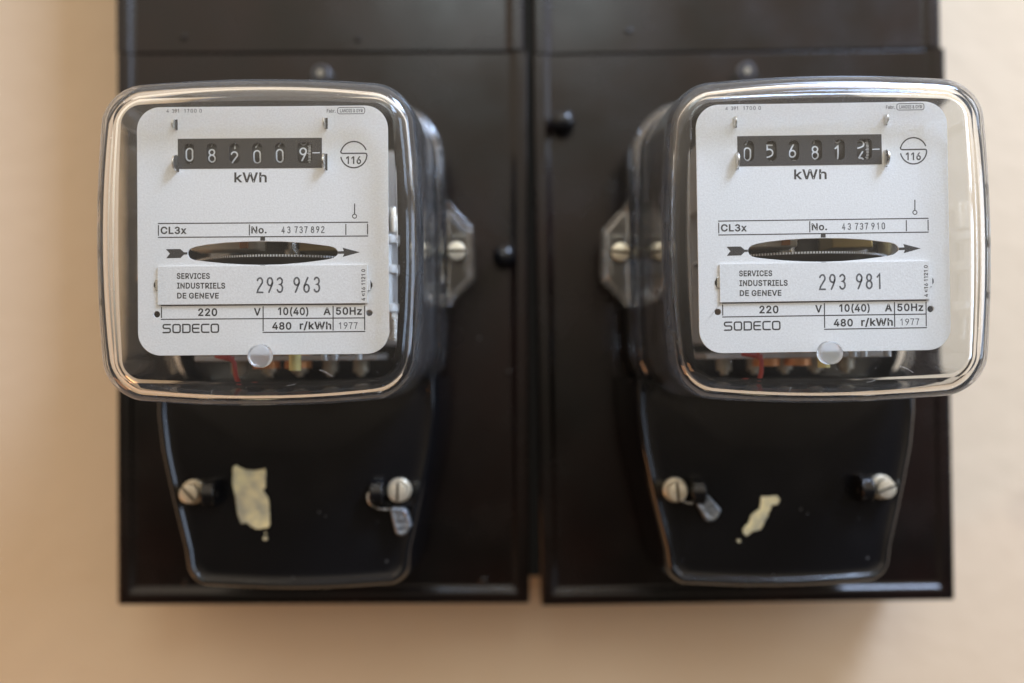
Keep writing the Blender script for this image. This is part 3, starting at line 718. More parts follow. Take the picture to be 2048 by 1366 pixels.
def cover_rings():
    out, inn = [], []

    def O(hw, hh, r, sag, cy, z, dst):
        dst.append([(x, y, z) for x, y in outline(hw, hh, r, sag, cy)])
    # outside, from the rear rim to the front
    O(66.0, 70.6, 23.5, 1.5, -2.2, 30.5, out)
    O(67.5, 72.0, 24.0, 1.5, -2.2, 31.5, out)
    O(67.6, 72.1, 24.0, 1.5, -2.2, 44.0, out)
    O(67.0, 71.6, 23.6, 1.5, -2.2, 46.0, out)
    O(65.6, 70.2, 22.6, 1.5, -2.3, 47.6, out)
    O(64.2, 68.8, 21.5, 1.6, -2.4, 48.6, out)
    O(63.6, 68.0, 21.0, 1.7, -2.5, 50.5, out)
    O(63.6, 67.0, 19.5, 2.0, -3.1, 60, out)
    O(63.8, 66.2, 17.8, 2.4, -3.8, 75, out)
    O(64.0, 65.4, 16.2, 2.9, -4.5, 92, out)
    O(64.2, 64.9, 15.0, 3.4, -5.0, 107, out)
    O(64.1, 64.4, 14.6, 3.5, -5.2, 112.5, out)
    for a in (12, 24, 36, 48, 60, 72, 82, 90):
        ins = 9.0 * (1 - math.cos(math.radians(a)))
        O(64.1 - ins, 64.4 - ins, 14.6 - ins * .72, 3.5 * (1 - ins / 12), -5.2, 112.5 + 8.3 * math.sin(math.radians(a)), out)
    # inside, from the rear rim to the front
    O(64.8, 69.3, 21.5, 1.5, -2.2, 30.5, inn)
    O(64.5, 69.0, 21.3, 1.5, -2.2, 43.0, inn)
    O(62.6, 67.0, 20.5, 1.5, -2.3, 45.0, inn)
    O(60.7, 65.2, 18.5, 1.7, -2.5, 48.0, inn)
    O(60.4, 64.0, 16.6, 2.0, -3.1, 60, inn)
    O(60.4, 62.9, 15.0, 2.4, -3.8, 75, inn)
    O(60.4, 61.9, 13.2, 2.9, -4.5, 92, inn)
    O(60.5, 61.3, 11.9, 3.4, -5.0, 107, inn)
    O(60.5, 61.1, 11.5, 3.5, -5.2, 111.5, inn)
    for a in (12, 24, 36, 48, 60, 72, 82, 90):
        ins = 6.2 * (1 - math.cos(math.radians(a)))
        O(60.5 - ins, 61.0 - ins, 11.5 - ins * .72, 3.5 * (1 - ins / 12), -5.2, 111.5 + 6.0 * math.sin(math.radians(a)), inn)
    return out, inn


def dome_rings(base, z0, rise, cy=-5.2):
    R = []
    zb = base[0][2]
    for s in (0.9, 0.75, 0.55, 0.35, 0.15, 0.02):
        R.append([(x * s, cy + (y - cy) * s, zb + rise * (1 - s * s)) for x, y, _ in base])
    return R


def glass_cover(parent):
    out, inn = cover_rings()
    out += dome_rings(out[-1], 0, 1.4)
    inn += dome_rings(inn[-1], 0, 1.2)
    mb = MB()
    n = len(out[0])
    R = list(reversed(inn)) + out
    mb.rings(R)
    c = build('glass_cover', mb, 'glass', parent, angle=80)
    c.data.materials.append(M['pane'])          # the level front, where the view is not bent
    for p in c.data.polygons:
        zz = [c.data.vertices[i].co.z for i in p.vertices]
        if min(zz) > 0.11749 and abs(p.normal.z) > 0.985 and (min(zz) > 0.12079 or max(zz) < 0.1189):
            p.material_index = 1
    # moulded ears with the fixing holes, a shell with a rim
    for s in (-1, 1):
        poly = [(68.4, 23), (80.6, 9.6), (81.4, -14.6), (68.4, -27.4)]
        P = [(s * x, y) for x, y in poly]
        inner = [(s * x, y) for x, y in ((69.6, 17.8), (78.2, 8.2), (78.8, -13.2), (69.6, -22.6))]
        m2 = MB()
        m2.rings([[(x, y, 46.0) for x, y in P], [(x, y, 32.0) for x, y in P], [(x, y, 32.0) for x, y in inner],
                  [(x, y, 42.5) for x, y in inner]], cap0=True, cap1=True)
        build('cover_ear', m2, 'clear', c, 0.9, seg=3)
        build('ear_rib', MB().box(min(s * 66.5, s * 77.6), max(s * 66.5, s * 77.6), 5.6, 6.8, 33, 42.2), 'clear', c, 0.25)
        build('ear_rib', MB().box(min(s * 76.3, s * 77.3), max(s * 76.3, s * 77.3), -12.5, 5.2, 34, 42.2), 'clear', c, 0.25)
    # dust specks and a few fibres on the moulding, mostly along the rims
    N_ = len(out[0])
    m3 = MB()
    for _ in range(420):
        k = random.choice([7, 8, 9, 10, 11, 12, 12, 13, 14, 15, 16, 17, 18, 18, 19, 20])
        i = random.randrange(N_)
        j = (i + 1) % N_
        k2 = k + 1
        u, v_ = random.random(), random.random()
        a_, b_, d_ = Vector(out[k][i]), Vector(out[k][j]), Vector(out[k2][i])
        p = a_ + (b_ - a_) * u + (d_ - a_) * v_
        if p.y < 20 and random.random() < .55:
            continue
        nrm = (b_ - a_).cross(d_ - a_)
        if nrm.length < 1e-9:
            continue
        nrm.normalize()
        if nrm.z < 0 or (nrm.z < .05 and nrm.dot(Vector((p.x, p.y, 0))) < 0):
            nrm = -nrm
        e1 = nrm.orthogonal().normalized()
        e2 = nrm.cross(e1)
        q = random.uniform(.04, .11) * (2.0 if random.random() < .05 else 1)
        p = p + nrm * .05
        al = random.uniform(0, 6.28)
        ring = [p + (e1 * math.cos(al + t_) * random.uniform(.6, 1.4) + e2 * math.sin(al + t_) * random.uniform(.6, 1.4)) * q for t_ in (0, 1.2, 2.5, 3.8, 5)]
        m3.add([tuple(x) for x in ring], [(0, 1, 2, 3, 4)])
    o = build('dust_specks', m3, 'dust', c, smooth=False)
    o['kind'] = 'stuff'
    for fx, fy, fa, ln in ((12, -61.5, .5, 4), (-18, -64.5, 1.3, 5), (30, -58, 2.2, 9), (-40, 50, .8, 3)):
        P = []
        for q in range(9):
            u = q / 8
            P.append((fx + ln * u * math.cos(fa) + math.sin(u * 5 + fx) * .35, fy + ln * u * math.sin(fa) * .35, 121.3 - max(0, abs(fy + 4.8) - 53) * .25 + .25 * math.sin(u * 4)))
        build('lint_fibre', MB().tube(P, .045, 5), 'dust', c)
    return c


def slotted_screw(name, parent, x, y, r, z, h, ang, mat='nickel', shank=6):
    """slotted head: a disc cut by a real slot, on a shank"""
    mb = MB()
    sw = r * 0.16
    a = math.radians(ang)
    for s in (-1, 1):
        P = []
        half = []
        a0 = math.asin(sw / r)
        for i in range(19):
            th = a0 + (math.pi - 2 * a0) * i / 18
            half.append((r * math.cos(th), s * r * math.sin(th)))
        if s < 0:
            half.reverse()
        R = []
        for ins, zz in ((0, z - h * 0.75), (0, z - h * .12), (r * .04, z - h * .03), (r * .09, z)):
            ring = []
            for hx, hy in half:
                k = (r - ins) / r
                x1, y1 = hx * k, hy * k if abs(hy * k) > sw else s * sw
                ring.append((x + x1 * math.cos(a) - y1 * math.sin(a), y + x1 * math.sin(a) + y1 * math.cos(a), zz))
            R.append(ring)
        mb.rings(R)
    mb.cyl((x, y), r, z - h, z - h * 0.75, 36)
    mb.cyl((x, y), r * .5, z - h - shank, z - h, 24)
    o = build(name, mb, mat, parent, angle=30)
    c_, s_ = math.cos(a), math.sin(a)
    L_ = r * .97
    pts = [(x + u * c_ - v * s_, y + u * s_ + v * c_) for u, v in ((-L_, -sw), (L_, -sw), (L_, sw), (-L_, sw))]
    if parent.parent is None:
        build('screw_slot', MB().prism(pts, z - h * .74, z - h * .6), 'recess_shade', o)  # dark strip paints the slot's shade so the cut reads
    return o


def nameplate(parent, digits, serial, number, red_dot=None):
    Z = 110.0
    eye = []
    top = [(375.0, 508), (375.3, 504), (377.6, 499.9), (382.8, 496.2), (391, 493.6), (412.7, 489.6), (447.9, 485.7), (485, 483.6), (525, 482.8), (565, 483.4), (606, 485.9), (641, 490.2), (658, 492.4), (665.8, 494.4), (671, 497.4), (674.6, 501.4), (675.6, 505.5)]
    botm = [(674.8, 509), (671, 513), (665.8, 516.4), (655, 518.8), (641, 521), (606, 525.4), (565, 528.8), (525, 530), (485, 529), (447.9, 526.9), (412.7, 523.4), (391, 520.6), (382.8, 518.4), (377.6, 514.6)]
    eye = [px(*p) for p in top + botm]
    holes = []
    for i, cx in enumerate((378.6, 423.6, 468.8, 514.3, 559.7)):
        x, y = px(cx, 307.6 - (cx - 378) * 0.009)
        holes.append(rrect(2.05, 4.1, 1.9, x, y))
    x, y = px(609.4, 305.4)
    holes.append(rrect(2.95, 4.15, 1.7, x, y))
    pin = []
    for cx, cy, r in ((313.3, 628.8, 1.3), (738.1, 625.9, 1.3)):
        x, y = px(cx, cy)
        pin.append(arc(x, y, r, r, 0, 345, 23))
    slots = []
    for x0, y0, x1, y1 in ((349.6, 238.8, 351.2, 259.5), (353.2, 311, 355.0 - 2.0, 343), (647.2, 236, 648.6, 257.6), (646.8, 308, 648.2, 340.6)):
        pass
    # plate body: rounded sheet with the eye, figure windows and pin holes cut through
    body = rrect(50.0, 49.5, 9.2, 0, -0.1, 10)
    ca, cb = px(355.5, 277.8), px(644, 335.8)
    cut = [(ca[0] + .6, ca[1] - .7), (ca[0] + .6, cb[1] + .7), (cb[0] - .6, cb[1] + .7), (cb[0] - .6, ca[1] - .7)]
    plate = filled('nameplate', [body, eye, cut] + pin, 'plate', parent, Z, 0.9, 0.12)
    zi = Z + 0.03
    # counter window print
    a = px(355.5, 277.8); b_ = px(644, 335.8)
    win = [(a[0], a[1]), (a[0], b_[1] + .05), (b_[0], b_[1]), (b_[0], a[1] - 0.05)]
    filled('counter_frame', [win] + [list(h) for h in holes], 'ink', plate, Z + 0.12, 0.85)
    mb = MB()
    p0 = px(624.8, 306.0); p1 = px(639.5, 305.7)
    ribbon(mb, [p0, p1], 0.36, Z + 0.15, caps=False)
    build('index_mark', mb, 'digit', plate)
    text_fit('lettering', 'kWh', 468.4, 533.4, 364.3, 345.6, plate, zi, 17)
    # approval mark: an S in a broken ring around 116
    mb = MB()
    cx, cy = px(707.4, 309.4)
    r = 5.22
    s1 = arc(cx, cy, r, r, 22, 162, 26)
    s1 = s1 + [(cx - r * 1.0 + .05, cy + 1.35), (cx - r + .18, cy + .75), (cx - r + .75, cy + .52), (cx + r - .72, cy + .52), (cx + r - .15, cy + .3), (cx + r + .02, cy - .4)] + arc(cx, cy, r, r, -12, -168, 26)
    ribbon(mb, s1, 0.52, zi)
    build('approval_mark', mb, 'ink', plate)
    text_fit('lettering', '116', 692, 722, 327.6, 313.4, plate, zi, 22)
    # position symbol
    mb = MB()
    ribbon(mb, [px(709, 407.4), px(708.8, 428.6)], 0.42, zi, caps=False)
    x, y = px(708.8, 432.6)
    ribbon(mb, arc(x, y, .80, .80, 0, 360, 24), 0.36, zi, closed=True)
    build('level_mark', mb, 'ink', plate)
    # class and serial number box
    mb = MB()
    frame_lines(mb, [(316.7, 447.2, 734.8, 444.6), (316.7, 475.0, 734.8, 472.2), (316.7, 449.2, 316.7, 473), (734.8, 446.6, 734.8, 470.2), (498.6, 448, 498.6, 472), (691.4, 447, 691.4, 471)], 0.42, zi)
    build('ruled_box', mb, 'ink', plate)
    text_fit('lettering', 'CL3x', 321, 373, 467.5, 454.2, plate, zi, 24)
    text_fit('lettering', 'No.', 502.4, 533, 466.4, 453.6, plate, zi, 24)
    mb = MB()
    xs = [px(x, 460)[0] for x in (566, 577.5, 592, 602, 611.7, 624.8, 635.2, 645.4)]
    figures(mb, serial, xs, px(600, 466.6)[1], 1.36, 2.75, 0.36, zi, 0.03)
    build('stamped_number', mb, 'stamp', plate)
    # bars above and below the eye, fletched arrow through it
    bar = lambda x0, x1, y0, y1: [px(x0, y0), px(x1, y0), px(x1, y1), px(x0, y1)]
    tail = [px(180 + a / 3.414, 420 + b_ / 3.414) for a, b_ in ((518, 268), (616, 267), (641, 289), (664, 289), (664, 304), (641, 305), (617, 328), (520, 330), (545, 298))]
    headp = [px(560 + a / 3.414, 420 + b_ / 3.414) for a, b_ in ((395, 282), (434, 281), (426, 258), (545, 289), (427, 321), (437, 299), (395, 300))]
    filled('arrow_tail', [tail], 'ink', plate, zi)
    filled('arrow_head', [headp], 'ink', plate, zi)
    filled('reading_bar', [bar(520.4, 530, 474.4, 481.6)], 'ink', plate, zi)
    filled('reading_bar', [bar(520.4, 530, 530.9, 533.6)], 'ink', plate, zi)
    # rating table
    mb = MB()
    frame_lines(mb, [(322.9, 611.2, 728.6, 608.4), (322.9, 638.8, 728.6, 635.8), (526, 664.8, 729, 663), (322.9, 613, 322.9, 637), (526, 611.6, 526, 663), (665.8, 610.4, 665.8, 662), (728.8, 610.4, 728.8, 661.4)], 0.42, zi)
    build('ruled_box', mb, 'ink', plate)
    text_fit('lettering', '220', 396.2, 434.3, 631.5, 617.4, plate, zi, 24)
    text_fit('lettering', 'V', 507.5, 521.2, 630.6, 616.8, plate, zi, 24)
    text_fit('lettering', '10(40)', 555.8, 616.4, 629.6, 615.6, plate, zi, 24)
    text_fit('lettering', 'A', 646.4, 661.2, 629.4, 615.8, plate, zi, 24)
    text_fit('lettering', '50Hz', 671.3, 723.2, 629, 615.2, plate, zi, 24)
    text_fit('lettering', '480', 544.1, 582.4, 658.8, 645.0, plate, zi, 24)
    text_fit('lettering', 'r/kWh', 599, 662.2, 658, 644, plate, zi, 24)
    mb = MB()
    figures(mb, '1977', [px(x, 650)[0] for x in (680.5, 690.8, 700.8, 710.8)], px(695, 658.0)[1], 1.55, 2.7, 0.32, zi, 0.02)
    build('stamped_number', mb, 'stamp', plate)
    # maker's word in wide strokes with square rounded turns
    mb = MB()
    sc = 0.19915
    x0, y0 = px(325, 665.2)
    def word(paths, ox, w):
        for pth, closed in paths:
            P = [(x0 + ox + a * w, y0 + b_ * 3.15) for a, b_ in pth]
            ribbon(mb, fil(P, closed), 0.56, zi, closed)
    def fil(P, closed):
        out = []
        n_ = len(P)
        for i, p in enumerate(P):
            if not closed and i in (0, n_ - 1):
                out.append(p)
                continue
            a, c = P[i - 1], P[(i + 1) % n_]
            def tow(q):
                h = math.hypot(q[0] - p[0], q[1] - p[1])
                k = min(0.75, h * .45) / h
                return (p[0] + (q[0] - p[0]) * k, p[1] + (q[1] - p[1]) * k)
            s_, e = tow(a), tow(c)
            for t_ in (0, .25, .5, .75, 1):
                out.append(tuple((1 - t_) ** 2 * s_[k] + 2 * t_ * (1 - t_) * p[k] + t_ * t_ * e[k] for k in (0, 1)))
        return out
    lw, adv = 2.85, 3.92
    word([([(1, 1), (0, 1), (0, .53), (1, .53), (1, 0), (0, 0)], False)], 0.25, lw)
    word([([(0, 0), (1, 0), (1, 1), (0, 1)], True)], 0.25 + adv, lw)
    word([([(.35, 0), (0.001, 0), (0, .001), (0, .999), (0.001, 1), (.35, 1), (1, 1), (1, 0)], True)], 0.25 + adv * 2, lw)
    word([([(1, 1), (0, 1), (0, 0), (1, 0)], False), ([(0.1, .51), (.95, .51)], False)], 0.25 + adv * 3 - .05, lw * .9)
    word([([(1, 1), (0, 1), (0, 0), (1, 0)], False)], 0.25 + adv * 4 - .35, lw)
    word([([(0, 0), (1, 0), (1, 1), (0, 1)], True)], 0.25 + adv * 5 - .45, lw)
    build('maker_name', mb, 'ink', plate)
    # small print along the top edge
    mb = MB()
    figures(mb, '439117000', [px(x, 220)[0] for x in (335, 346, 351.5, 357, 370, 376.2, 383.4, 390.6, 401)], px(366, 225.4)[1], 0.95, 1.45, 0.2, zi)
    build('small_number', mb, 'ink', plate)
    text_fit('lettering', 'Fabr.', 653.4, 671.0, 225, 218.4, plate, zi, 14)
    text_fit('lettering', 'LANDIS & GYR', 680, 725.5, 224.6, 218.0, plate, zi, 16)
    mb = MB()
    a, b_ = px(675, 215), px(729.5, 227.4)
    ribbon(mb, rrect((b_[0] - a[0]) / 2, (a[1] - b_[1]) / 2, .9, (a[0] + b_[0]) / 2, (a[1] + b_[1]) / 2), 0.26, zi, closed=True)
    build('maker_frame', mb, 'ink', plate)

    # raised owner's label with its bent retaining tabs
    a, b_ = px(316.4, 533.6), px(735.6, 606.4)
    lab = filled('owner_label', [[(a[0], a[1]), (a[0], b_[1]), (b_[0], b_[1]), (b_[0], a[1])]], 'label', parent, Z + 0.95, 0.9, 0.12)
    zl = Z + 0.98
    k = 0.19915
    text_fit('lettering', 'SERVICES', 355.2, 421, 557.8, 547.2, lab, zl, 23)
    text_fit('lettering', 'INDUSTRIELS', 355.7, 451.6, 577.2, 566.4, lab, zl, 23)
    text_fit('lettering', 'DE GENEVE', 356, 439, 597, 586.4, lab, zl, 23)
    mb = MB()
    figures(mb, number, [px(x, 570)[0] for x in (521, 541, 560.8, 594.3, 614, 634.4)], px(578, 586.2)[1], 2.75, 6.35, 0.66, zl, 0.05)
    build('stamped_number', mb, 'stamp', lab)
    text_fit('lettering', '4 316 1121 0', 723.4, 730.6, 601.6, 538.8, lab, zl, 20, vertical=True)
    for sx, xx in ((-1, 316.4), (1, 735.6)):
        x, y = px(xx, 570)
        mb = MB()
        mb.box(x - .3 if sx > 0 else x - 1.0, x + 1.0 if sx > 0 else x + .3, y - 2.2, y + 2.2, Z + .02, Z + 0.7)
        build('label_tab', mb, 'label' if sx > 0 else 'metal', parent, 0.15)
        mb = MB()
        mb.prism([(x + sx * 1.0, y + 2.1), (x + sx * 1.35, y + 1.1), (x + sx * 1.75, y + .5), (x + sx * 1.75, y - .6), (x + sx * 1.35, y - 1.2), (x + sx * 1.0, y - 2.1)], Z + .01, Z + .10)
        build('label_slot', mb, 'drum', plate)
    # four sheet lugs standing proud of the plate, each in its slot
    for sx, x, y0, y1, dep in ((-1, 350.2, 239.5, 260, 3.6), (-1, 353.2, 311.5, 343.5, 4.6), (1, 652.0 - 1.6, 236.5, 257.5, 3.6), (1, 649.8, 308, 340.6, 4.6)):
        xx = px(x, y0)[0]
        ya, yb = px(x, y0)[1], px(x, y1)[1]
        hh = (ya - yb) / 2
        yc = (ya + yb) / 2
        prof = [(yc + hh, Z - 1), (yc + hh, Z + dep * .25)] + [(yc + hh * math.cos(math.radians(q)), Z + dep * (.25 + .75 * math.sin(math.radians(q)))) for q in (15, 30, 50, 70, 90, 110, 130, 150, 165)] + [(yc - hh, Z + dep * .25), (yc - hh, Z - 1)]
        mb = MB()
        mb.rings([[(xx - .35, y, z) for y, z in prof], [(xx + .35, y, z) for y, z in prof]])
        build('sheet_lug', mb, 'metal', parent, 0.1)
        mb = MB()
        mb.box(xx + .37, xx + .95, yb - .1, ya + .1, Z + .005, Z + .05)
        build('lug_slot', mb, 'drum', plate)
    # number drums
    r = 10.3
    zc = Z - 1.0 - r
    for i, (cx, (ch, dy)) in enumerate(zip((378.6, 423.6, 468.8, 514.3, 559.7, 609.4), digits)):
        x, y = px(cx, 307.6 - (cx - 378) * 0.009)
        last = i == 5
        w = 3.3 if last else 2.9
        mb = MB()
        mb.cyl((y, zc), r, x - w - (1.0 if last else 0), x + w, 90, 'x')
        d = build('number_drum', mb, 'drum', parent)
        mb = MB()
        gx = x - .36 - (.55 if last else 0)
        for q in range(10):
            val = (int(ch) + q) % 10
            base_v = -q * 6.472 + dy
            def place(u, v, z_, base_v=base_v, gx=gx, y=y):
                th = (v + base_v) / r
                return (gx + u, y + (r + .03) * math.sin(th), zc + (r + .03) * math.cos(th))
            for path, closed in DIG[str(val)]:
                P = [((a_ - .5) * 2.5, (b_ - 1) * 2.48) for a_, b_ in path]
                if closed and path[0] != path[-1]:
                    P.append(P[0])
                ribbon(mb, densify(P, .45), .62, 0, False, place)
        if last:
            for q in range(110):
                th = 2 * math.pi * q / 110
                for j in (0, 1):
                    pass
                wid = 1.3 if q % 5 == 0 else .95
                xr = x + 2.15
                a0, a1 = th - .0135, th + .0135
                v = [(xx, y + (r + .03) * math.sin(t_), zc + (r + .03) * math.cos(t_)) for xx, t_ in ((xr - wid, a0), (xr, a0), (xr, a1), (xr - wid, a1))]
                mb.add(v, [(0, 1, 2, 3)])
        build('drum_figures', mb, 'digit', d)
    return plate


def meter(label, x, y, rz, digits, serial, number, tape, spots, angs):
    t = thing('electricity_meter', label, 'electricity meter', x, y, rz, 0, 'electricity meters side by side')
    # black base tray
    R = []
    for ins, z in ((1.5, 0), (0, 1.5), (0, 28.5), (1.2, 30.0), (3.6, 30.2), (4.4, 28), (5.5, 22), (9, 20), (40, 20)):
        R.append([(a, b_, z) for a, b_ in outline(66.8 - ins, 71.2 - ins, max(2, 23.5 - ins), 1.5, -2.2)])
    base = build('base_housing', MB().rings(R), 'black', t, angle=50)
    # hanging eye with its screw above the base
    mb = MB()
    mb.prism(rrect(7, 12, 6.5, 0, 88), -2.6, 1.0)
    build('hanger', mb, 'black', t, 0.5)
    mb = MB()
    mb.revolve((0, 96.2), [(5.2, -2), (5.2, 1.2), (4.4, 1.9), (3.2, 1.9), (2.6, 1.0)], 32)
    build('hanger_ring', mb, 'darksteel', t)
    build('hanger_pin', MB().cyl((0, 96.2), 1.7, 1.0, 3.0, 20), 'post', t)
    # mechanism behind the nameplate
    mb = MB()
    mb.box(-44, 44, 8, 46, 34, 40).box(-44, 44, -46, -22, 34, 40).box(-44, -34, -46, 46, 34, 44).box(34, 44, -46, 46, 34, 44)
    build('mechanism_frame', mb, 'cast', t, 0.8)
    mb = MB()
    for s in (-1, 1):
        mb.box(s * 38 - 2.5, s * 38 + 2.5, 14, 44, 42, 108)
    mb.box(-40, 40, 40, 44, 70, 108)
    build('plate_bracket', mb, 'cast', t, 0.6)
    mb = MB()
    mb.box(-26, 26, 6, 34, 40, 66)
    for q in range(14):
        mb.box(-25, 25, 7 + q * 1.9, 7.8 + q * 1.9, 66, 66.6)
    build('voltage_core', mb, 'iron', t, 0.4)
    mb = MB()
    mb.cyl((-12, 56), 9, 12, 30, 32, 'y').cyl((10, 56), 7, 10, 26, 32, 'y')
    mb.cyl((-17, 70), 6, -3, 4, 24, 'y')
    build('coil_bobbin', mb, 'beige', t, 0.4)
    mb = MB()
    mb.box(-20, 20, -44, -20, 42, 64)
    build('current_core', mb, 'iron', t, 0.5)
    mb = MB()
    for cx in (-11, 3):
        for q in range(8):
            mb.cyl((cx, 66), 6.0 - .25 * (q % 2), -56 + q * 3, -53.1 + q * 3, 28, 'y')
    build('current_coil', mb, 'copper', t)
    build('sleeved_lead', MB().cyl((7.0, 88), 2.5, -56.5, -20, 24, 'y'), 'yellow', t)
    mb = MB()
    mb.tube([(-23, -44, 86), (-22.5, -48, 88), (-20.5, -51, 88), (-19, -53, 87), (-18.8, -58, 86), (-18.8, -64, 80)], 1.0)
    mb.tube([(-27, -50, 86), (-22, -51, 88), (-19, -51.5, 87)], 1.1)
    build('red_lead', mb, 'red', t)
    mb = MB()
    for cx in (19.5, 24, 34):
        build('terminal_pin', MB().cyl((cx, 88), 1.5, -52.3, -40, 16, 'y'), 'white', t, 0.2)
    for cx in (-27, -13, 1, 15, 29):
        build('terminal_post', MB().cyl((cx, 54), 3.6, -58.5, -52, 28, 'y', bev=.5).cyl((cx, 54), 1.8, -60.0, -58.4, 20, 'y'), 'post', t)
    mb = MB()
    mb.box(-40, 40, -52.5, -50, 44, 76)
    build('terminal_shelf', mb, 'cast', t, 0.5)
    # what shows above and below the disc, through the eye
    build('coil_former', MB().box(-34, -6, -6.2, 4, 84, 97), 'beige', t, 0.8)
    build('former_clip', MB().box(-13, -9.5, -5.8, 4, 97.1, 98.5), 'copper', t, 0.3)
    build('bearing_plate', MB().box(10, 27, -6.5, 3, 76, 92), 'brass', t, 0.5)
    build('lower_shelf', MB().box(-36, 36, -19, -17, 50, 96), 'iron', t, 0.4)
    # disc and its spindle
    mb = MB()
    mb.cyl((0, 63), 41.6, -9.9, -9.1, 200, 'y')
    disc = build('meter_disc', mb, 'drum', t, smooth=False)
    mb = MB()
    for q in range(220):
        a0 = 2 * math.pi * q / 220
        a1 = a0 + 2 * math.pi / 220 * .62
        rr = 41.75
        mb.add([(rr * math.sin(a), yy, 63 + rr * math.cos(a)) for a, yy in ((a0, -9.95), (a1, -9.95), (a1, -9.05), (a0, -9.05))], [(0, 1, 2, 3)])
    build('disc_scale', mb, 'digit', disc, smooth=False)
    mb = MB()
    mb.cyl((0, 63), 1.6, -40, 40, 24, 'y').cyl((0, 63), 3.6, -16, -10, 24, 'y').cyl((0, 63), 3.0, -9, -3, 24, 'y')
    build('disc_spindle', mb, 'metal', t)
    # white brake magnet with its flanges, to the right of the plate
    mb = MB()
    mb.cyl((42.5, 78), 7.2, -30, 1.5, 40, 'y')
    for yy in (-0.8, -13.6, -30.2):
        mb.cyl((43, 78), 9.3, yy - 1.9, yy + 1.9, 40, 'y', bev=.4)
    build('brake_magnet', mb, 'white', t)
    build('magnet_bolt', MB().cyl((47.5, 80), 2.2, -44, -31, 24, 'y').cyl((47.5, 80), 3.2, -34.8, -32.3, 6, 'y'), 'metal', t)
    build('adjuster_screw', MB().cyl((46.5, 74), 3.0, 3, 14, 24, 'y', bev=.4), 'metal', t)
    # nameplate, drums, glass cover and its fixing screws
    nameplate(t, digits, serial, number)
    cov = glass_cover(t)
    mb = MB()
    mb.revolve((0.0, -50.0), [(4.0, 117.2), (4.5, 116.8), (4.6, 113.2), (4.2, 112.4), (3.2, 112.1), (0.05, 112.0)], 48)
    build('stop_boss', mb, 'boss', cov)
    for s in (-1, 1):
        slotted_screw('cover_screw', t, s * 73.2, -2.2, 4.35, 49.8, 3.6, 0 if s > 0 else -6, shank=15)
        mb = MB()
        mb.prism([(s * 66, 20), (s * 78, 7.5), (s * 78.5, -13), (s * 66, -25)], 8, 29.5)
        build('base_ear', mb, 'black', t, 0.8)
    # black terminal cover below
    R = []
    for ins, z in ((-2.6, 2.0), (-3.6, 5.0), (-3.3, 20.0), (-2.0, 36.0), (-0.6, 44.0), (-0.2, 45.8), (0.3, 47.2), (0.9, 48.6), (1.8, 49.6), (2.6, 50.0), (3.2, 50.0), (3.8, 49.5), (4.3, 48.9), (4.6, 48.7), (9, 49.1), (20, 49.9), (40, 50.4)):
        if ins <= 4.6:
            o_ = tc_outline(ins)
        else:
            q = tc_outline(4.6)
            k = 1 - (ins - 4.6) / 52
            o_ = [(-2 + (a + 2) * k, -108 + (b_ + 108) * k) for a, b_ in q]
        R.append([(a, b_, z) for a, b_ in o_])
    tcv = build('terminal_cover', MB().rings(R), 'black', t, angle=60)
    for k_, (sx, cx) in enumerate(((-1, -49.8), (1, 45.8))):
        cy = -113.4
        slotted_screw('terminal_screw', t, cx, cy, 4.3, 57.5, 3.2, angs[k_], shank=9)
        mb = MB()
        mb.revolve((cx, cy), [(5.6, 47), (5.6, 51.2), (5.0, 51.8), (3.2, 51.9)], 32)
        build('screw_collar', mb, 'nickel', tcv)
        ex = cx - sx * 9.4
        # pierced sealing lug standing out of the cover
        prof = [(cy + 6.2, 48), (cy + 6.2, 55), (cy + 4.6, 59), (cy + 1.5, 60.8), (cy - 2, 60.8), (cy - 5.0, 58.8), (cy - 6.2, 55), (cy - 6.2, 48)]
        mb = MB()
        mb.rings([[(ex - 3.0, y_, z_) for y_, z_ in prof], [(ex + 3.0, y_, z_) for y_, z_ in prof]])
        build('sealing_lug', mb, 'black', tcv, 1.0, seg=3)
        build('lug_hole', MB().cyl((cy - .4, 55.5), 1.5, ex - 3.06, ex + 3.06, 20, 'x'), 'drum', tcv)
    # remains of old tape
    def rag(poly, z, name, crumple=1):
        P = []
        for a, b_ in zip(poly, poly[1:] + poly[:1]):
            m_ = max(2, int(math.hypot(b_[0] - a[0], b_[1] - a[1]) / .55))
            for s_ in range(m_):
                k_ = s_ / m_
                P.append((a[0] + (b_[0] - a[0]) * k_ + random.uniform(-.22, .22), a[1] + (b_[1] - a[1]) * k_ + random.uniform(-.22, .22)))
        return filled(name, [P], 'tape', tcv, z, 0.35, 0.1)
    rag(tape, 50.95, 'tape_remnant')
    for cx, cy, r in spots:
        rag([(cx + r * math.cos(a), cy + r * math.sin(a)) for a in (0, .8, 1.6, 2.4, 3.2, 4, 4.8, 5.6)], 50.95, 'glue_spot')
    return t


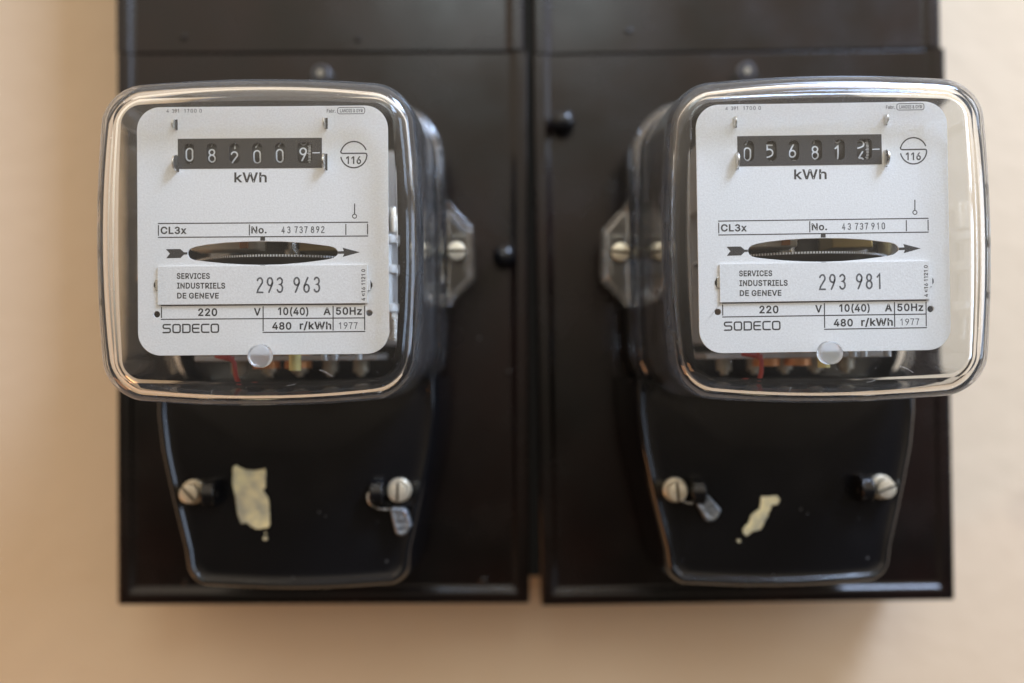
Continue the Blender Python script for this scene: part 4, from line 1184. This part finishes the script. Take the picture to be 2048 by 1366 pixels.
mL = meter('left glass-fronted electricity meter, counter reading 082009, label 293 963, large cream tape patch', -99.07, 47.28, -0.0012,
           [('0', -.06), ('8', -.6), ('2', -1.7), ('0', -1.25), ('0', -.9), ('9', -.4)], '43737892', '293963',
           [(-31.4, -102.0), (-29.7, -101.1), (-25.9, -103.3), (-20.8, -103.8), (-16.7, -102.9), (-16.1, -103.8), (-16.3, -108.9), (-16.2, -111.4), (-17.7, -112.7), (-15.6, -115.7), (-15.1, -116.5), (-14.5, -121.6), (-14.3, -128.4), (-15.4, -130.5), (-21.0, -130.9), (-23.1, -129.6), (-25.2, -127.9), (-27.9, -128.2), (-29.4, -123.2), (-30.2, -116.4), (-31.5, -110.5)],
           [(-16.5, -135.3, 1.1), (-16.4, -132.8, .5)], (-48, 88))
mR = meter('right glass-fronted electricity meter, counter reading 056816, label 293 981, small tape scrap', 123.93, 46.46, 0.0059,
           [('0', -1.0), ('5', 0.05), ('6', 0.05), ('8', -.8), ('1', -.8), ('6', -3.3)], '43737910', '293981',
           [(-9.9, -117.0), (-2.3, -116.8), (-1.4, -118.7), (-2.6, -121.0), (-5.1, -121.0), (-7.3, -126.3), (-10.4, -132.0), (-14.6, -133.3), (-16.9, -135.2), (-18.5, -134.2), (-18.7, -131.9), (-15.9, -128.9), (-14.9, -125.5), (-10.9, -122.7), (-10.4, -119.7)],
           [(-20.7, -137.4, .9)], (95, 22))


def seal(label, mx_, my, wire, tag, ang):
    t = thing('lead_seal', label, 'seal', mx_, my, 0, 0, 'lead seals hanging from terminal screws')
    pts = []
    for i in range(len(wire) - 1):
        p0, p1, p2, p3 = (Vector(wire[max(0, min(len(wire) - 1, i + k))]) for k in (-1, 0, 1, 2))
        for s_ in range(6):
            u = s_ / 6
            pts.append(0.5 * ((2 * p1) + (-p0 + p2) * u + (2 * p0 - 5 * p1 + 4 * p2 - p3) * u * u + (-p0 + 3 * p1 - 3 * p2 + p3) * u ** 3))
    pts.append(Vector(wire[-1]))
    build('seal_wire', MB().tube(pts, 0.5), 'metal', t)
    a = math.radians(ang)
    R = []
    for ins, z in ((.9, -2.6), (.2, -2.2), (0, -1.2), (0, 1.2), (.25, 2.0), (1.0, 2.5), (1.8, 2.2), (2.6, 2.1)):
        ring = []
        for x, y in rrect(4.0 - ins, 6.3 - ins, max(.6, 3.2 - ins)):
            w_ = 1 + .07 * math.sin(3 * math.atan2(y, x) + ang) + .04 * math.sin(7 * math.atan2(y, x))
            x, y = x * w_, y * w_ * (1 - .03 * x)
            ring.append((tag[0] + x * math.cos(a) - y * math.sin(a), tag[1] + x * math.sin(a) + y * math.cos(a), tag[2] + z))
        R.append(ring)
    build('seal_tag', MB().rings(R), 'lead', t)
    return t


seal('grey lead seal wired under the terminal screw beside the large tape patch', -99.07, 47.28,
     [(33.2, -113.6, 55.5), (32.0, -114.8, 55.5), (32.6, -118.0, 56), (36.5, -120.8, 56), (42.0, -121.4, 56), (46.8, -121.0, 55.5)], (47.4, -126.6, 54.5), 14)
seal('dull grey lead seal wired to the terminal screw beside the small tape scrap', 123.93, 46.46,
     [(-48.6, -115.5, 55), (-46.5, -118.0, 55.5), (-42.0, -119.0, 56), (-37.5, -117.0, 55.8), (-35.8, -116.4, 55.5)], (-35.0, -121.4, 54.5), 35)
